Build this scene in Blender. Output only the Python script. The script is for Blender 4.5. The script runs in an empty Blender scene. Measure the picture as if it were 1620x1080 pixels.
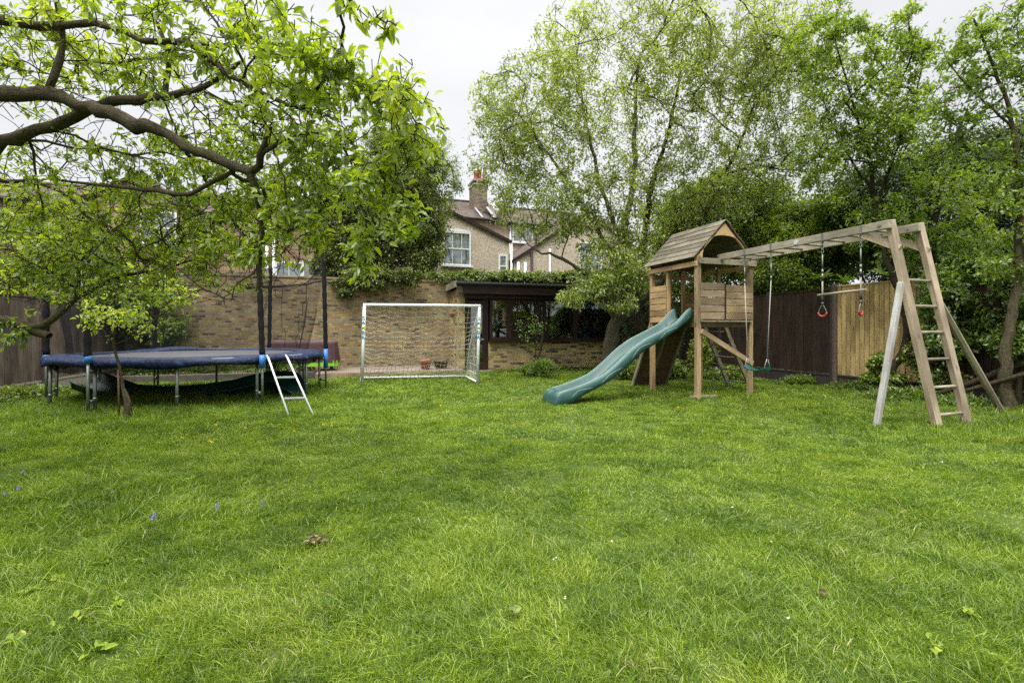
import bpy, math, random
import numpy as np
from mathutils import Vector, Matrix

R = math.radians
S = bpy.context.scene
COL = S.collection
rng = random.Random(7)
nr = np.random.RandomState(11)

# ------------------------------------------------------------------ camera
F = 750.0                      # focal length in pixels of the 1620 px wide photograph
HZ = 522.0                     # row of the horizon
CH = 1.35                      # eye height
cam_d = bpy.data.cameras.new("camera")
cam = bpy.data.objects.new("camera", cam_d); COL.objects.link(cam)
cam.location = (0, 0, CH); cam.rotation_euler = (R(90), 0, 0)
cam_d.sensor_width = 36; cam_d.lens = 36 * F / 1620
cam_d.shift_y = (HZ - 540) / 1620
cam_d.clip_start = 0.05; cam_d.clip_end = 1000
S.camera = cam

# ------------------------------------------------------------------ world: overcast sky
SUN_EL, SUN_AZ = R(58), R(200)
w = bpy.data.worlds.new("World"); S.world = w; w.use_nodes = True
nt = w.node_tree; nt.nodes.clear()
def N(t, typ, **kw):
    n = t.nodes.new(typ)
    for k, v in kw.items():
        if isinstance(k, str) and hasattr(n, k): setattr(n, k, v)
    return n
sky = N(nt, 'ShaderNodeTexSky', sky_type='NISHITA'); sky.sun_disc = False
sky.sun_elevation = SUN_EL; sky.sun_rotation = SUN_AZ
tc = N(nt, 'ShaderNodeTexCoord')
sep = N(nt, 'ShaderNodeSeparateXYZ'); nt.links.new(tc.outputs['Generated'], sep.inputs[0])
mr = N(nt, 'ShaderNodeMapRange'); mr.inputs['From Min'].default_value = 0.0; mr.inputs['From Max'].default_value = 1.0
mr.inputs['To Min'].default_value = 0.0; mr.inputs['To Max'].default_value = 1.0
nt.links.new(sep.outputs['Z'], mr.inputs['Value'])
ramp = N(nt, 'ShaderNodeValToRGB')        # overcast dome: brighter towards the zenith
e = ramp.color_ramp.elements
e[0].position = 0.0; e[0].color = (.172, .175, .182, 1)
e[1].position = 1.0; e[1].color = (1.2, 1.2, 1.2, 1)
m = ramp.color_ramp.elements.new(.6); m.color = (.19, .192, .196, 1)
m = ramp.color_ramp.elements.new(.76); m.color = (.9, .9, .91, 1)
ramp.color_ramp.interpolation = 'EASE'
nt.links.new(mr.outputs[0], ramp.inputs[0])
cn = N(nt, 'ShaderNodeTexNoise'); cn.inputs['Scale'].default_value = 2.2; cn.inputs['Detail'].default_value = 4
mp = N(nt, 'ShaderNodeMapping'); mp.inputs['Scale'].default_value = (1, 1, 2.5)
nt.links.new(tc.outputs['Generated'], mp.inputs[0]); nt.links.new(mp.outputs[0], cn.inputs['Vector'])
cr = N(nt, 'ShaderNodeMapRange'); cr.inputs['From Min'].default_value = .3; cr.inputs['From Max'].default_value = .7
cr.inputs['To Min'].default_value = .84; cr.inputs['To Max'].default_value = 1.03
nt.links.new(cn.outputs[0], cr.inputs['Value'])
vm = N(nt, 'ShaderNodeVectorMath', operation='SCALE'); nt.links.new(ramp.outputs[0], vm.inputs[0]); nt.links.new(cr.outputs[0], vm.inputs['Scale'])
vm2 = N(nt, 'ShaderNodeVectorMath', operation='SCALE'); nt.links.new(vm.outputs[0], vm2.inputs[0]); vm2.inputs['Scale'].default_value = 34.0
mx = N(nt, 'ShaderNodeMixRGB'); mx.inputs[0].default_value = .96
nt.links.new(sky.outputs[0], mx.inputs[1]); nt.links.new(vm2.outputs[0], mx.inputs[2])
bg = N(nt, 'ShaderNodeBackground'); bg.inputs['Strength'].default_value = .1
nt.links.new(mx.outputs[0], bg.inputs[0])
wo = N(nt, 'ShaderNodeOutputWorld'); nt.links.new(bg.outputs[0], wo.inputs[0])

sd = bpy.data.lights.new("sun", 'SUN'); sd.energy = 1.5; sd.angle = R(16); sd.color = (1, .97, .92)
sun = bpy.data.objects.new("sun", sd); COL.objects.link(sun)
# direction towards the sun: behind the camera and to its left, high in the cloud
dv = Vector((math.sin(SUN_AZ) * math.cos(SUN_EL), math.cos(SUN_AZ) * math.cos(SUN_EL), math.sin(SUN_EL)))
sun.rotation_euler = dv.to_track_quat('Z', 'Y').to_euler()
S.view_settings.view_transform = 'Standard'; S.view_settings.look = 'None'
S.view_settings.gamma = 1; S.view_settings.exposure = 0.68
cy = S.cycles
cy.max_bounces = 7; cy.diffuse_bounces = 4; cy.glossy_bounces = 3; cy.transmission_bounces = 5; cy.transparent_max_bounces = 12
cy.use_denoising = False; cy.sample_clamp_indirect = 4
try:
    cy.denoiser = 'OPENIMAGEDENOISE'; cy.denoising_input_passes = 'RGB_ALBEDO_NORMAL'; cy.denoising_prefilter = 'ACCURATE'
except Exception: pass
cy.caustics_reflective = False; cy.caustics_refractive = False

# ------------------------------------------------------------------ frames
TH = R(18)
E1 = Vector((math.cos(TH), math.sin(TH), 0)); E2 = Vector((-math.sin(TH), math.cos(TH), 0))
def G(a, b, z=0.0): return E1 * a + E2 * b + Vector((0, 0, z))
def GM(a, b, z=0.0, rz=0.0):       # matrix of the garden frame at (a, b)
    return Matrix.Translation(G(a, b, z)) @ Matrix.Rotation(TH + rz, 4, 'Z')
def P(px, py, d): return Vector(((px - 810) / F * d, d, CH + (HZ - py) / F * d))

# ------------------------------------------------------------------ materials
def newmat(name):
    m = bpy.data.materials.new(name); m.use_nodes = True
    t = m.node_tree; t.nodes.clear()
    out = N(t, 'ShaderNodeOutputMaterial')
    return m, t, out
def princ(t, out, rough=.7, metal=0, spec=.5):
    b = N(t, 'ShaderNodeBsdfPrincipled'); b.inputs['Roughness'].default_value = rough
    b.inputs['Metallic'].default_value = metal; b.inputs['Specular IOR Level'].default_value = spec
    t.links.new(b.outputs[0], out.inputs[0]); return b
def uvn(t, scale=(1, 1, 1), kind='UV'):
    c = N(t, 'ShaderNodeTexCoord'); mp = N(t, 'ShaderNodeMapping'); mp.inputs['Scale'].default_value = scale
    t.links.new(c.outputs[kind], mp.inputs[0]); return mp.outputs[0]
def noise(t, vec, scale, detail=4, rough=.55, dist=0):
    n = N(t, 'ShaderNodeTexNoise'); n.inputs['Scale'].default_value = scale; n.inputs['Detail'].default_value = detail
    n.inputs['Roughness'].default_value = rough; n.inputs['Distortion'].default_value = dist
    if vec is not None: t.links.new(vec, n.inputs['Vector'])
    return n.outputs[0]
def rampn(t, fac, stops):
    r = N(t, 'ShaderNodeValToRGB'); el = r.color_ramp.elements
    el[0].position, el[0].color = stops[0][0], (*stops[0][1], 1)
    el[1].position, el[1].color = stops[-1][0], (*stops[-1][1], 1)
    for p, c in stops[1:-1]:
        q = el.new(p); q.color = (*c, 1)
    t.links.new(fac, r.inputs[0]); return r.outputs[0]
def mixc(t, f, a, b, mode='MIX'):
    m = N(t, 'ShaderNodeMixRGB', blend_type=mode)
    for i, v in ((0, f), (1, a), (2, b)):
        if hasattr(v, 'links') or hasattr(v, 'is_output'): t.links.new(v, m.inputs[i])
        elif i == 0: m.inputs[0].default_value = v
        else: m.inputs[i].default_value = (*v, 1)
    return m.outputs[0]
def bump(t, b, h, strength=.4, dist=.01):
    n = N(t, 'ShaderNodeBump'); n.inputs['Strength'].default_value = strength; n.inputs['Distance'].default_value = dist
    t.links.new(h, n.inputs['Height']); t.links.new(n.outputs[0], b.inputs['Normal'])
def objn(t): 
    c = N(t, 'ShaderNodeNewGeometry'); return c.outputs['Position']

def wood(name, dark, mid, light, rough=.8, mould=None, knots=True, grain=1.0, var=1.0):
    m, t, out = newmat(name); b = princ(t, out, rough, 0, .3)
    v = uvn(t, (1.3 * grain, 26 * grain, 1)); n1 = noise(t, v, 2.2, 6, .65, .6)
    c = rampn(t, n1, [(.28, dark), (.5, mid), (.74, light)])
    n2 = noise(t, uvn(t, (.6, .6, 1)), 1.4, 3); c = mixc(t, .7, c, rampn(t, n2, [(.38, (.42, .39, .36)), (.5, (.92, .9, .88)), (.61, (1.4, 1.38, 1.3))]), 'MULTIPLY')
    if knots:
        vo = N(t, 'ShaderNodeTexVoronoi'); vo.inputs['Scale'].default_value = 1.0
        t.links.new(uvn(t, (2.6, 9, 1)), vo.inputs['Vector'])
        k = rampn(t, vo.outputs['Distance'], [(.06, (.35, .26, .2)), (.17, (1, 1, 1))]); c = mixc(t, .8, c, k, 'MULTIPLY')
    if mould:
        n3 = noise(t, objn(t), 5, 5, .7); c = mixc(t, rampn(t, n3, [(.45, (0, 0, 0)), (.72, (.85, .85, .85))]), c, mould)
    t.links.new(c, b.inputs['Base Color']); bump(t, b, n1, .7, .004)
    return m
def plain(name, col, rough=.5, metal=0, var=.15, scale=6, bmp=0, spec=.5):
    m, t, out = newmat(name); b = princ(t, out, rough, metal, spec)
    n = noise(t, objn(t), scale, 5, .6)
    lo = tuple(c * (1 - var) for c in col); hi = tuple(min(1, c * (1 + var)) for c in col)
    t.links.new(rampn(t, n, [(.3, lo), (.7, hi)]), b.inputs['Base Color'])
    if bmp: bump(t, b, noise(t, objn(t), scale * 8, 4), bmp, .004)
    return m
def brick(name, stops, mortar, bw=.225, rh=.075, dirt=.5):
    m, t, out = newmat(name); b = princ(t, out, .9, 0, .15)
    v = uvn(t)
    br = N(t, 'ShaderNodeTexBrick'); br.offset = .5; br.squash = 1
    wob = noise(t, v, 9, 3); sc = N(t, 'ShaderNodeVectorMath', operation='MULTIPLY_ADD')
    t.links.new(wob, sc.inputs[0]); sc.inputs[1].default_value = (.012, .012, 0); t.links.new(v, sc.inputs[2])
    t.links.new(sc.outputs[0], br.inputs['Vector'])
    br.inputs['Color1'].default_value = (0, 0, 0, 1); br.inputs['Color2'].default_value = (1, 1, 1, 1); br.inputs['Mortar'].default_value = (.5, .5, .5, 1)
    br.inputs['Scale'].default_value = 1; br.inputs['Mortar Size'].default_value = .007; br.inputs['Mortar Smooth'].default_value = .3
    br.inputs['Brick Width'].default_value = bw; br.inputs['Row Height'].default_value = rh
    c = rampn(t, br.outputs['Color'], stops)
    c = mixc(t, .9, c, rampn(t, noise(t, v, 24, 5, .75), [(.32, (.5, .48, .47)), (.5, (.95, .94, .93)), (.7, (1.4, 1.36, 1.3))]), 'MULTIPLY')
    c = mixc(t, .8, c, rampn(t, noise(t, v, 1.6, 3, .6), [(.36, (.8, .74, .78)), (.6, (1.1, 1.08, .98))]), 'MULTIPLY')
    c = mixc(t, br.outputs['Fac'], c, mortar)
    c = mixc(t, dirt, c, rampn(t, noise(t, objn(t), .9, 6, .7), [(.32, (.45, .44, .42)), (.62, (1.1, 1.08, 1.05))]), 'MULTIPLY')
    t.links.new(c, b.inputs['Base Color'])
    inv = N(t, 'ShaderNodeMath', operation='SUBTRACT'); inv.inputs[0].default_value = 1; t.links.new(br.outputs['Fac'], inv.inputs[1])
    ad = N(t, 'ShaderNodeMath', operation='MULTIPLY_ADD'); t.links.new(noise(t, v, 60, 3), ad.inputs[0]); ad.inputs[1].default_value = .4; t.links.new(inv.outputs[0], ad.inputs[2])
    bump(t, b, ad.outputs[0], .7, .01)
    return m
def leafmat(name, stops, trans=.45, tmul=(1.25, 1.35, .6), gloss=.06):
    m, t, out = newmat(name)
    u = N(t, 'ShaderNodeUVMap'); sp = N(t, 'ShaderNodeSeparateXYZ'); t.links.new(u.outputs[0], sp.inputs[0])
    c = rampn(t, sp.outputs['X'], stops)
    df = N(t, 'ShaderNodeBsdfDiffuse'); t.links.new(c, df.inputs[0])
    tr = N(t, 'ShaderNodeBsdfTranslucent'); t.links.new(mixc(t, 1, c, tmul, 'MULTIPLY'), tr.inputs[0])
    mx = N(t, 'ShaderNodeMixShader'); mx.inputs[0].default_value = trans
    t.links.new(df.outputs[0], mx.inputs[1]); t.links.new(tr.outputs[0], mx.inputs[2])
    gl = N(t, 'ShaderNodeBsdfGlossy'); gl.inputs['Roughness'].default_value = .42; gl.inputs['Color'].default_value = (.9, .95, .9, 1)
    m2 = N(t, 'ShaderNodeMixShader'); m2.inputs[0].default_value = gloss
    t.links.new(mx.outputs[0], m2.inputs[1]); t.links.new(gl.outputs[0], m2.inputs[2]); t.links.new(m2.outputs[0], out.inputs[0])
    return m
def bark(name, dark, light, moss=(.06, .075, .02), mossf=.6):
    m, t, out = newmat(name); b = princ(t, out, .95, 0, .1)
    n1 = noise(t, uvn(t, (9, 2.2, 1)), 3, 6, .7, .8)
    c = rampn(t, n1, [(.3, dark), (.72, light)])
    c = mixc(t, rampn(t, noise(t, objn(t), 7, 6, .75), [(.42, (0, 0, 0)), (.68, (mossf,) * 3)]), c, moss)
    c = mixc(t, .7, c, rampn(t, noise(t, objn(t), 45, 5, .7), [(.3, (.45, .45, .45)), (.7, (1.35, 1.3, 1.25))]), 'MULTIPLY')
    ad = N(t, 'ShaderNodeMath', operation='ADD'); t.links.new(n1, ad.inputs[0]); t.links.new(noise(t, objn(t), 60, 5, .7), ad.inputs[1])
    t.links.new(c, b.inputs['Base Color']); bump(t, b, ad.outputs[0], 1.0, .03); return m
def netmat(name, col, op, scale):
    m, t, out = newmat(name)
    df = N(t, 'ShaderNodeBsdfDiffuse'); df.inputs[0].default_value = (*col, 1)
    tr = N(t, 'ShaderNodeBsdfTransparent'); mx = N(t, 'ShaderNodeMixShader')
    n = noise(t, uvn(t), scale, 3); mr = N(t, 'ShaderNodeMapRange'); mr.inputs['From Min'].default_value = .3; mr.inputs['From Max'].default_value = .7
    mr.inputs['To Min'].default_value = op - .12; mr.inputs['To Max'].default_value = op + .12
    t.links.new(n, mr.inputs['Value']); t.links.new(mr.outputs[0], mx.inputs[0])
    t.links.new(tr.outputs[0], mx.inputs[1]); t.links.new(df.outputs[0], mx.inputs[2]); t.links.new(mx.outputs[0], out.inputs[0]); return m
def glass(name, tint=(.8, .85, .85), refl=.12):
    m, t, out = newmat(name)
    tr = N(t, 'ShaderNodeBsdfTransparent'); tr.inputs[0].default_value = (*tint, 1)
    gl = N(t, 'ShaderNodeBsdfGlossy'); gl.inputs['Roughness'].default_value = .02
    fr = N(t, 'ShaderNodeFresnel'); fr.inputs[0].default_value = 1.5
    ad = N(t, 'ShaderNodeMath', operation='ADD'); ad.inputs[1].default_value = refl; t.links.new(fr.outputs[0], ad.inputs[0])
    mx = N(t, 'ShaderNodeMixShader'); t.links.new(ad.outputs[0], mx.inputs[0]); t.links.new(tr.outputs[0], mx.inputs[1]); t.links.new(gl.outputs[0], mx.inputs[2])
    t.links.new(mx.outputs[0], out.inputs[0]); return m
def darkglass(name, col=(.04, .05, .05), refl=.3):
    m, t, out = newmat(name)
    df = N(t, 'ShaderNodeBsdfDiffuse'); n = noise(t, uvn(t), 1.5, 3)
    t.links.new(rampn(t, n, [(.4, col), (.65, tuple(c * 5 for c in col))]), df.inputs[0])
    gl = N(t, 'ShaderNodeBsdfGlossy'); gl.inputs['Roughness'].default_value = .03
    bp = N(t, 'ShaderNodeBump'); bp.inputs['Strength'].default_value = .08; bp.inputs['Distance'].default_value = .02
    t.links.new(noise(t, uvn(t), 2.5, 1), bp.inputs['Height']); t.links.new(bp.outputs[0], gl.inputs['Normal'])
    mx = N(t, 'ShaderNodeMixShader'); mx.inputs[0].default_value = refl
    t.links.new(df.outputs[0], mx.inputs[1]); t.links.new(gl.outputs[0], mx.inputs[2]); t.links.new(mx.outputs[0], out.inputs[0]); return m

M = {}
M['timber'] = wood('weathered play timber', (.18, .12, .062), (.33, .24, .135), (.45, .345, .215))
M['timber_orange'] = wood('orange pine boards', (.22, .135, .062), (.38, .26, .13), (.5, .365, .20))
M['timber_pale'] = wood('pale bleached timber', (.26, .195, .135), (.41, .33, .24), (.52, .43, .33))
M['timber_grey'] = wood('grey timber', (.15, .13, .09), (.27, .235, .17), (.38, .34, .26), mould=(.13, .145, .07))
M['timber_grey2'] = wood('silvered beam timber', (.2, .17, .125), (.34, .30, .235), (.45, .40, .32), mould=(.2, .195, .13))
M['timber_grey_orange'] = wood('half weathered boards', (.15, .105, .065), (.28, .205, .13), (.38, .29, .19), mould=(.19, .175, .13))
M['white_timber'] = wood('white painted timber', (.22, .21, .2), (.40, .40, .40), (.52, .52, .52), mould=(.34, .28, .2))
M['roof_board'] = wood('mossy roof boards', (.07, .06, .042), (.15, .13, .095), (.24, .21, .16), mould=(.08, .085, .045))
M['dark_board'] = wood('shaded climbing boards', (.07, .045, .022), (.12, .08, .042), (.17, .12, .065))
M['fence_brown'] = wood('dark brown fence stain', (.016, .009, .006), (.030, .017, .011), (.058, .036, .025), knots=False)
M['fence_new'] = wood('new fence boards', (.27, .17, .065), (.44, .32, .14), (.54, .42, .22))
M['fence_old'] = wood('weathered grey fence boards', (.045, .035, .026), (.12, .092, .07), (.21, .172, .14))
M['deck'] = wood('deck boards', (.12, .095, .07), (.22, .18, .14), (.32, .27, .21))
M['deck_edge'] = wood('deck fascia', (.22, .16, .09), (.34, .26, .16), (.42, .33, .22))
M['brown_paint'] = wood('dark brown painted joinery', (.018, .008, .007), (.03, .013, .011), (.048, .022, .018), rough=.5, knots=False)
M['stock'] = brick('london stock brick', [(0, (.10, .08, .065)), (.09, (.15, .115, .08)), (.16, (.25, .19, .10)), (.4, (.32, .255, .12)), (.6, (.38, .31, .15)), (.75, (.27, .21, .15)), (.85, (.34, .23, .13)), (1, (.42, .36, .22))], (.28, .25, .18), .172)
M['stock_yellow'] = brick('yellow shed brick', [(0, (.06, .05, .04)), (.12, (.2, .15, .08)), (.4, (.42, .33, .15)), (.8, (.50, .41, .19)), (1, (.44, .32, .2))], (.3, .27, .19), dirt=.35)
M['chimney_brick'] = brick('sooty chimney brick', [(0, (.09, .075, .06)), (.4, (.2, .165, .12)), (1, (.3, .25, .19))], (.22, .2, .17))
M['house_brick'] = brick('house brick', [(0, (.14, .09, .06)), (.3, (.30, .20, .12)), (.7, (.40, .29, .18)), (1, (.44, .33, .22))], (.36, .32, .26))
M['roof_tile'] = brick('clay roof tiles', [(0, (.08, .068, .06)), (.4, (.12, .098, .085)), (.8, (.15, .118, .10)), (1, (.15, .135, .125))], (.035, .025, .02), .2, .16, .6)
def pebble():
    m, t, out = newmat('pebbledash render'); b = princ(t, out, .95, 0, .1)
    vo = N(t, 'ShaderNodeTexVoronoi'); vo.inputs['Scale'].default_value = 42; t.links.new(uvn(t), vo.inputs['Vector'])
    sp = N(t, 'ShaderNodeSeparateXYZ'); t.links.new(vo.outputs['Color'], sp.inputs[0])
    c = rampn(t, sp.outputs[0], [(0, (.30, .24, .175)), (.4, (.47, .395, .30)), (.8, (.57, .495, .39)), (1, (.68, .62, .52))])
    c = mixc(t, .5, c, rampn(t, noise(t, objn(t), 1.2, 5), [(.3, (.75, .72, .7)), (.7, (1.1, 1.08, 1.05))]), 'MULTIPLY')
    t.links.new(c, b.inputs['Base Color']); bump(t, b, vo.outputs['Distance'], .5, .01); return m
M['pebble'] = pebble()
M['white_paint'] = plain('white gloss paint', (.74, .74, .72), .35, 0, .05)
M['cream'] = plain('cream paint', (.62, .58, .48), .5, 0, .08)
M['lead'] = plain('lead flashing', (.38, .39, .41), .45, .3, .15)
M['render'] = plain('cement render', (.32, .29, .25), .9, 0, .2, 3, .4)
M['chimney_pot'] = plain('terracotta pot', (.42, .12, .07), .8, 0, .15)
M['cream_pot'] = plain('cream clay pot', (.55, .48, .38), .8, 0, .15)
M['edging'] = plain('dark bed edging', (.10, .085, .07), .95, 0, .3, 10, .4)
M['rust'] = plain('rusty metal', (.10, .045, .025), .9, 0, .4, 25)
M['terracotta'] = plain('terracotta flower pot', (.36, .13, .07), .8, 0, .2, 20)
M['brown_pot'] = plain('brown glazed pot', (.10, .055, .04), .5, 0, .3, 20)
M['concrete'] = plain('weathered concrete post', (.11, .085, .07), .95, 0, .5, 30, .5)
M['concrete_pale'] = plain('pale concrete', (.30, .27, .22), .95, 0, .25, 10, .4)
M['gravel_board'] = plain('dark gravel board', (.035, .025, .022), .9, 0, .35, 12, .3)
M['roof_felt'] = plain('black roof felt', (.016, .016, .017), .95, 0, .3, 8, .3)
M['galv'] = plain('galvanised steel', (.19, .22, .20), .45, .6, .2, 15)
M['alu'] = plain('aluminium', (.68, .69, .7), .35, .6, .08)
M['black_foam'] = plain('black foam sleeve', (.007, .007, .008), .7, 0, .3, 30, .5, .25)
M['black_rubber'] = plain('black rubber', (.015, .015, .015), .7)
M['blue_plastic'] = plain('blue plastic sleeve', (.03, .17, .48), .4, 0, .12)
def padm():
    m, t, out = newmat('blue vinyl pad'); b = princ(t, out, .5, 0, .22)
    n = noise(t, objn(t), 5, 5, .65, .4)
    t.links.new(rampn(t, n, [(.3, (.003, .007, .022)), (.55, (.005, .014, .05)), (.66, (.015, .042, .12)), (.78, (.12, .18, .3))]), b.inputs['Base Color']); bump(t, b, noise(t, objn(t), 7, 4, .6, 1.2), .8, .05); return m
M['pad'] = padm()
M['mat_black'] = plain('black woven jump mat', (.05, .05, .055), .55, 0, .2, 4)
M['safety_net'] = netmat('black safety netting', (.016, .016, .02), .38, 3)
M['skirt_net'] = netmat('black skirt netting', (.012, .012, .014), .7, 5)
def slidem():
    m, t, out = newmat('faded green slide plastic'); b = princ(t, out, .38, 0, .5)
    n = noise(t, objn(t), 3.5, 6, .7)
    c = rampn(t, n, [(.3, (.014, .056, .048)), (.6, (.028, .088, .074)), (.8, (.10, .16, .14))])
    n2 = noise(t, objn(t), 26, 5, .75); c = mixc(t, rampn(t, n2, [(.6, (0, 0, 0)), (.82, (.6, .6, .6))]), c, (.17, .25, .2))
    t.links.new(c, b.inputs['Base Color']); r = N(t, 'ShaderNodeMapRange'); r.inputs['To Min'].default_value = .25; r.inputs['To Max'].default_value = .6
    t.links.new(n, r.inputs['Value']); t.links.new(r.outputs[0], b.inputs['Roughness']); return m
M['slide'] = slidem()
M['slide_trim'] = plain('worn pale green slide edge', (.19, .29, .26), .4, 0, .2, 12)  # paler than the chute, sets off the rims and side moulding
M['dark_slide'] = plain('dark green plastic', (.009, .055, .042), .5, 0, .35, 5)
M['swing_seat'] = plain('green swing seat', (.006, .075, .062), .35, 0, .15)
M['rope'] = plain('pale rope', (.42, .38, .33), .9, 0, .15, 60)
M['red_grip'] = plain('red plastic grip', (.36, .03, .018), .35, 0, .1)
M['upvc'] = plain('white plastic goal tube', (.74, .75, .73), .35, 0, .06)
M['net_white'] = plain('white net cord', (.66, .64, .56), .8, 0, .1)
M['teal'] = plain('teal lettering', (.01, .27, .30), .5, 0, .05)
M['yellow'] = plain('yellow lettering', (.55, .55, .05), .5, 0, .05)
M['maroon'] = plain('maroon cover cloth', (.085, .038, .04), .7, 0, .2, 5, .2)
M['lime'] = plain('lime green cloth', (.22, .50, .03), .7, 0, .15)
M['hose'] = plain('dark hose', (.03, .05, .035), .45)
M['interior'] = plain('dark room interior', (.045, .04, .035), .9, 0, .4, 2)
M['blue_toy'] = plain('blue toy', (.03, .12, .4), .5)
M['orange_box'] = plain('orange planter', (.38, .15, .03), .7)
M['glass'] = glass('window glass')
M['house_glass'] = darkglass('house window glass')
M['curtain'] = plain('white blind', (.6, .6, .58), .8)

# foliage
M['leaf_fruit'] = leafmat('fresh fruit tree leaves', [(0, (.10, .16, .016)), (.4, (.21, .30, .024)), (.8, (.33, .42, .035)), (1, (.42, .48, .07))], .6, (1.4, 1.35, .5))
M['leaf_big'] = leafmat('small grey green leaves', [(0, (.16, .2, .05)), (.5, (.27, .335, .08)), (.85, (.34, .42, .09)), (1, (.42, .48, .17))], .55, (1.3, 1.3, .6))
M['leaf_young'] = leafmat('young bright leaves', [(0, (.085, .15, .018)), (.5, (.18, .27, .03)), (1, (.29, .38, .055))], .55, (1.3, 1.3, .5))
M['leaf_ivy'] = leafmat('dark ivy leaves', [(0, (.045, .06, .008)), (.5, (.115, .145, .017)), (.85, (.20, .24, .028)), (1, (.28, .31, .045))], .4, gloss=.06)
M['leaf_hedge'] = leafmat('dark hedge leaves', [(0, (.09, .125, .014)), (.5, (.20, .27, .028)), (.85, (.29, .37, .038)), (1, (.36, .43, .055))], .58, gloss=.06)
M['leaf_yew'] = leafmat('dark conifer sprays', [(0, (.012, .022, .007)), (.6, (.035, .056, .012)), (1, (.08, .115, .025))], .15, gloss=.04)
M['leaf_lime'] = leafmat('yellow green ivy', [(0, (.07, .10, .015)), (.5, (.15, .20, .025)), (1, (.26, .30, .05))], .4)
M['leaf_shrub'] = leafmat('bright shrub leaves', [(0, (.05, .09, .01)), (.5, (.13, .21, .022)), (1, (.27, .36, .04))], .5)
M['grass'] = None
M['bark_fruit'] = bark('mossy fruit bark', (.035, .028, .02), (.17, .135, .095), (.12, .125, .045), .75)
M['bark_big'] = bark('grey tree bark', (.06, .052, .038), (.22, .19, .145), (.10, .11, .045), .5)
M['bark_dark'] = bark('dark bark', (.018, .014, .01), (.07, .055, .04))
M['bark_log'] = bark('old log bark', (.03, .024, .016), (.11, .088, .06))
M['bluebell'] = leafmat('bluebell flowers', [(0, (.13, .13, .36)), (1, (.24, .24, .55))], .3)
M['dandelion'] = leafmat('dandelion flowers', [(0, (.7, .5, .01)), (1, (.8, .62, .02))], .2)
M['dry_leaf'] = leafmat('dry fallen leaf', [(0, (.08, .045, .025)), (.6, (.2, .13, .07)), (1, (.38, .3, .18))], .2)
M['petal'] = leafmat('white petal', [(0, (.6, .6, .56)), (1, (.75, .74, .7))], .3)

# ------------------------------------------------------------------ object bookkeeping
def tag(o, label=None, cat=None, group=None, kind=None):
    if label: o['label'] = label
    if cat: o['category'] = cat
    if group: o['group'] = group
    if kind: o['kind'] = kind
    return o
def thing(name, label, cat, loc, group=None):
    o = bpy.data.objects.new(name, None); COL.objects.link(o); o.location = Vector(loc)
    o.empty_display_size = .2
    return tag(o, label, cat, group)
def world_origin(o):
    v = Vector((0, 0, 0))
    while o is not None: v += o.location; o = o.parent
    return v
def copy_tree(o, parent=None, off=None):
    c = o.copy(); COL.objects.link(c); c.parent = parent
    for ch in [x for x in COL.objects if x.parent == o]: copy_tree(ch, c)
    return c

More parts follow.
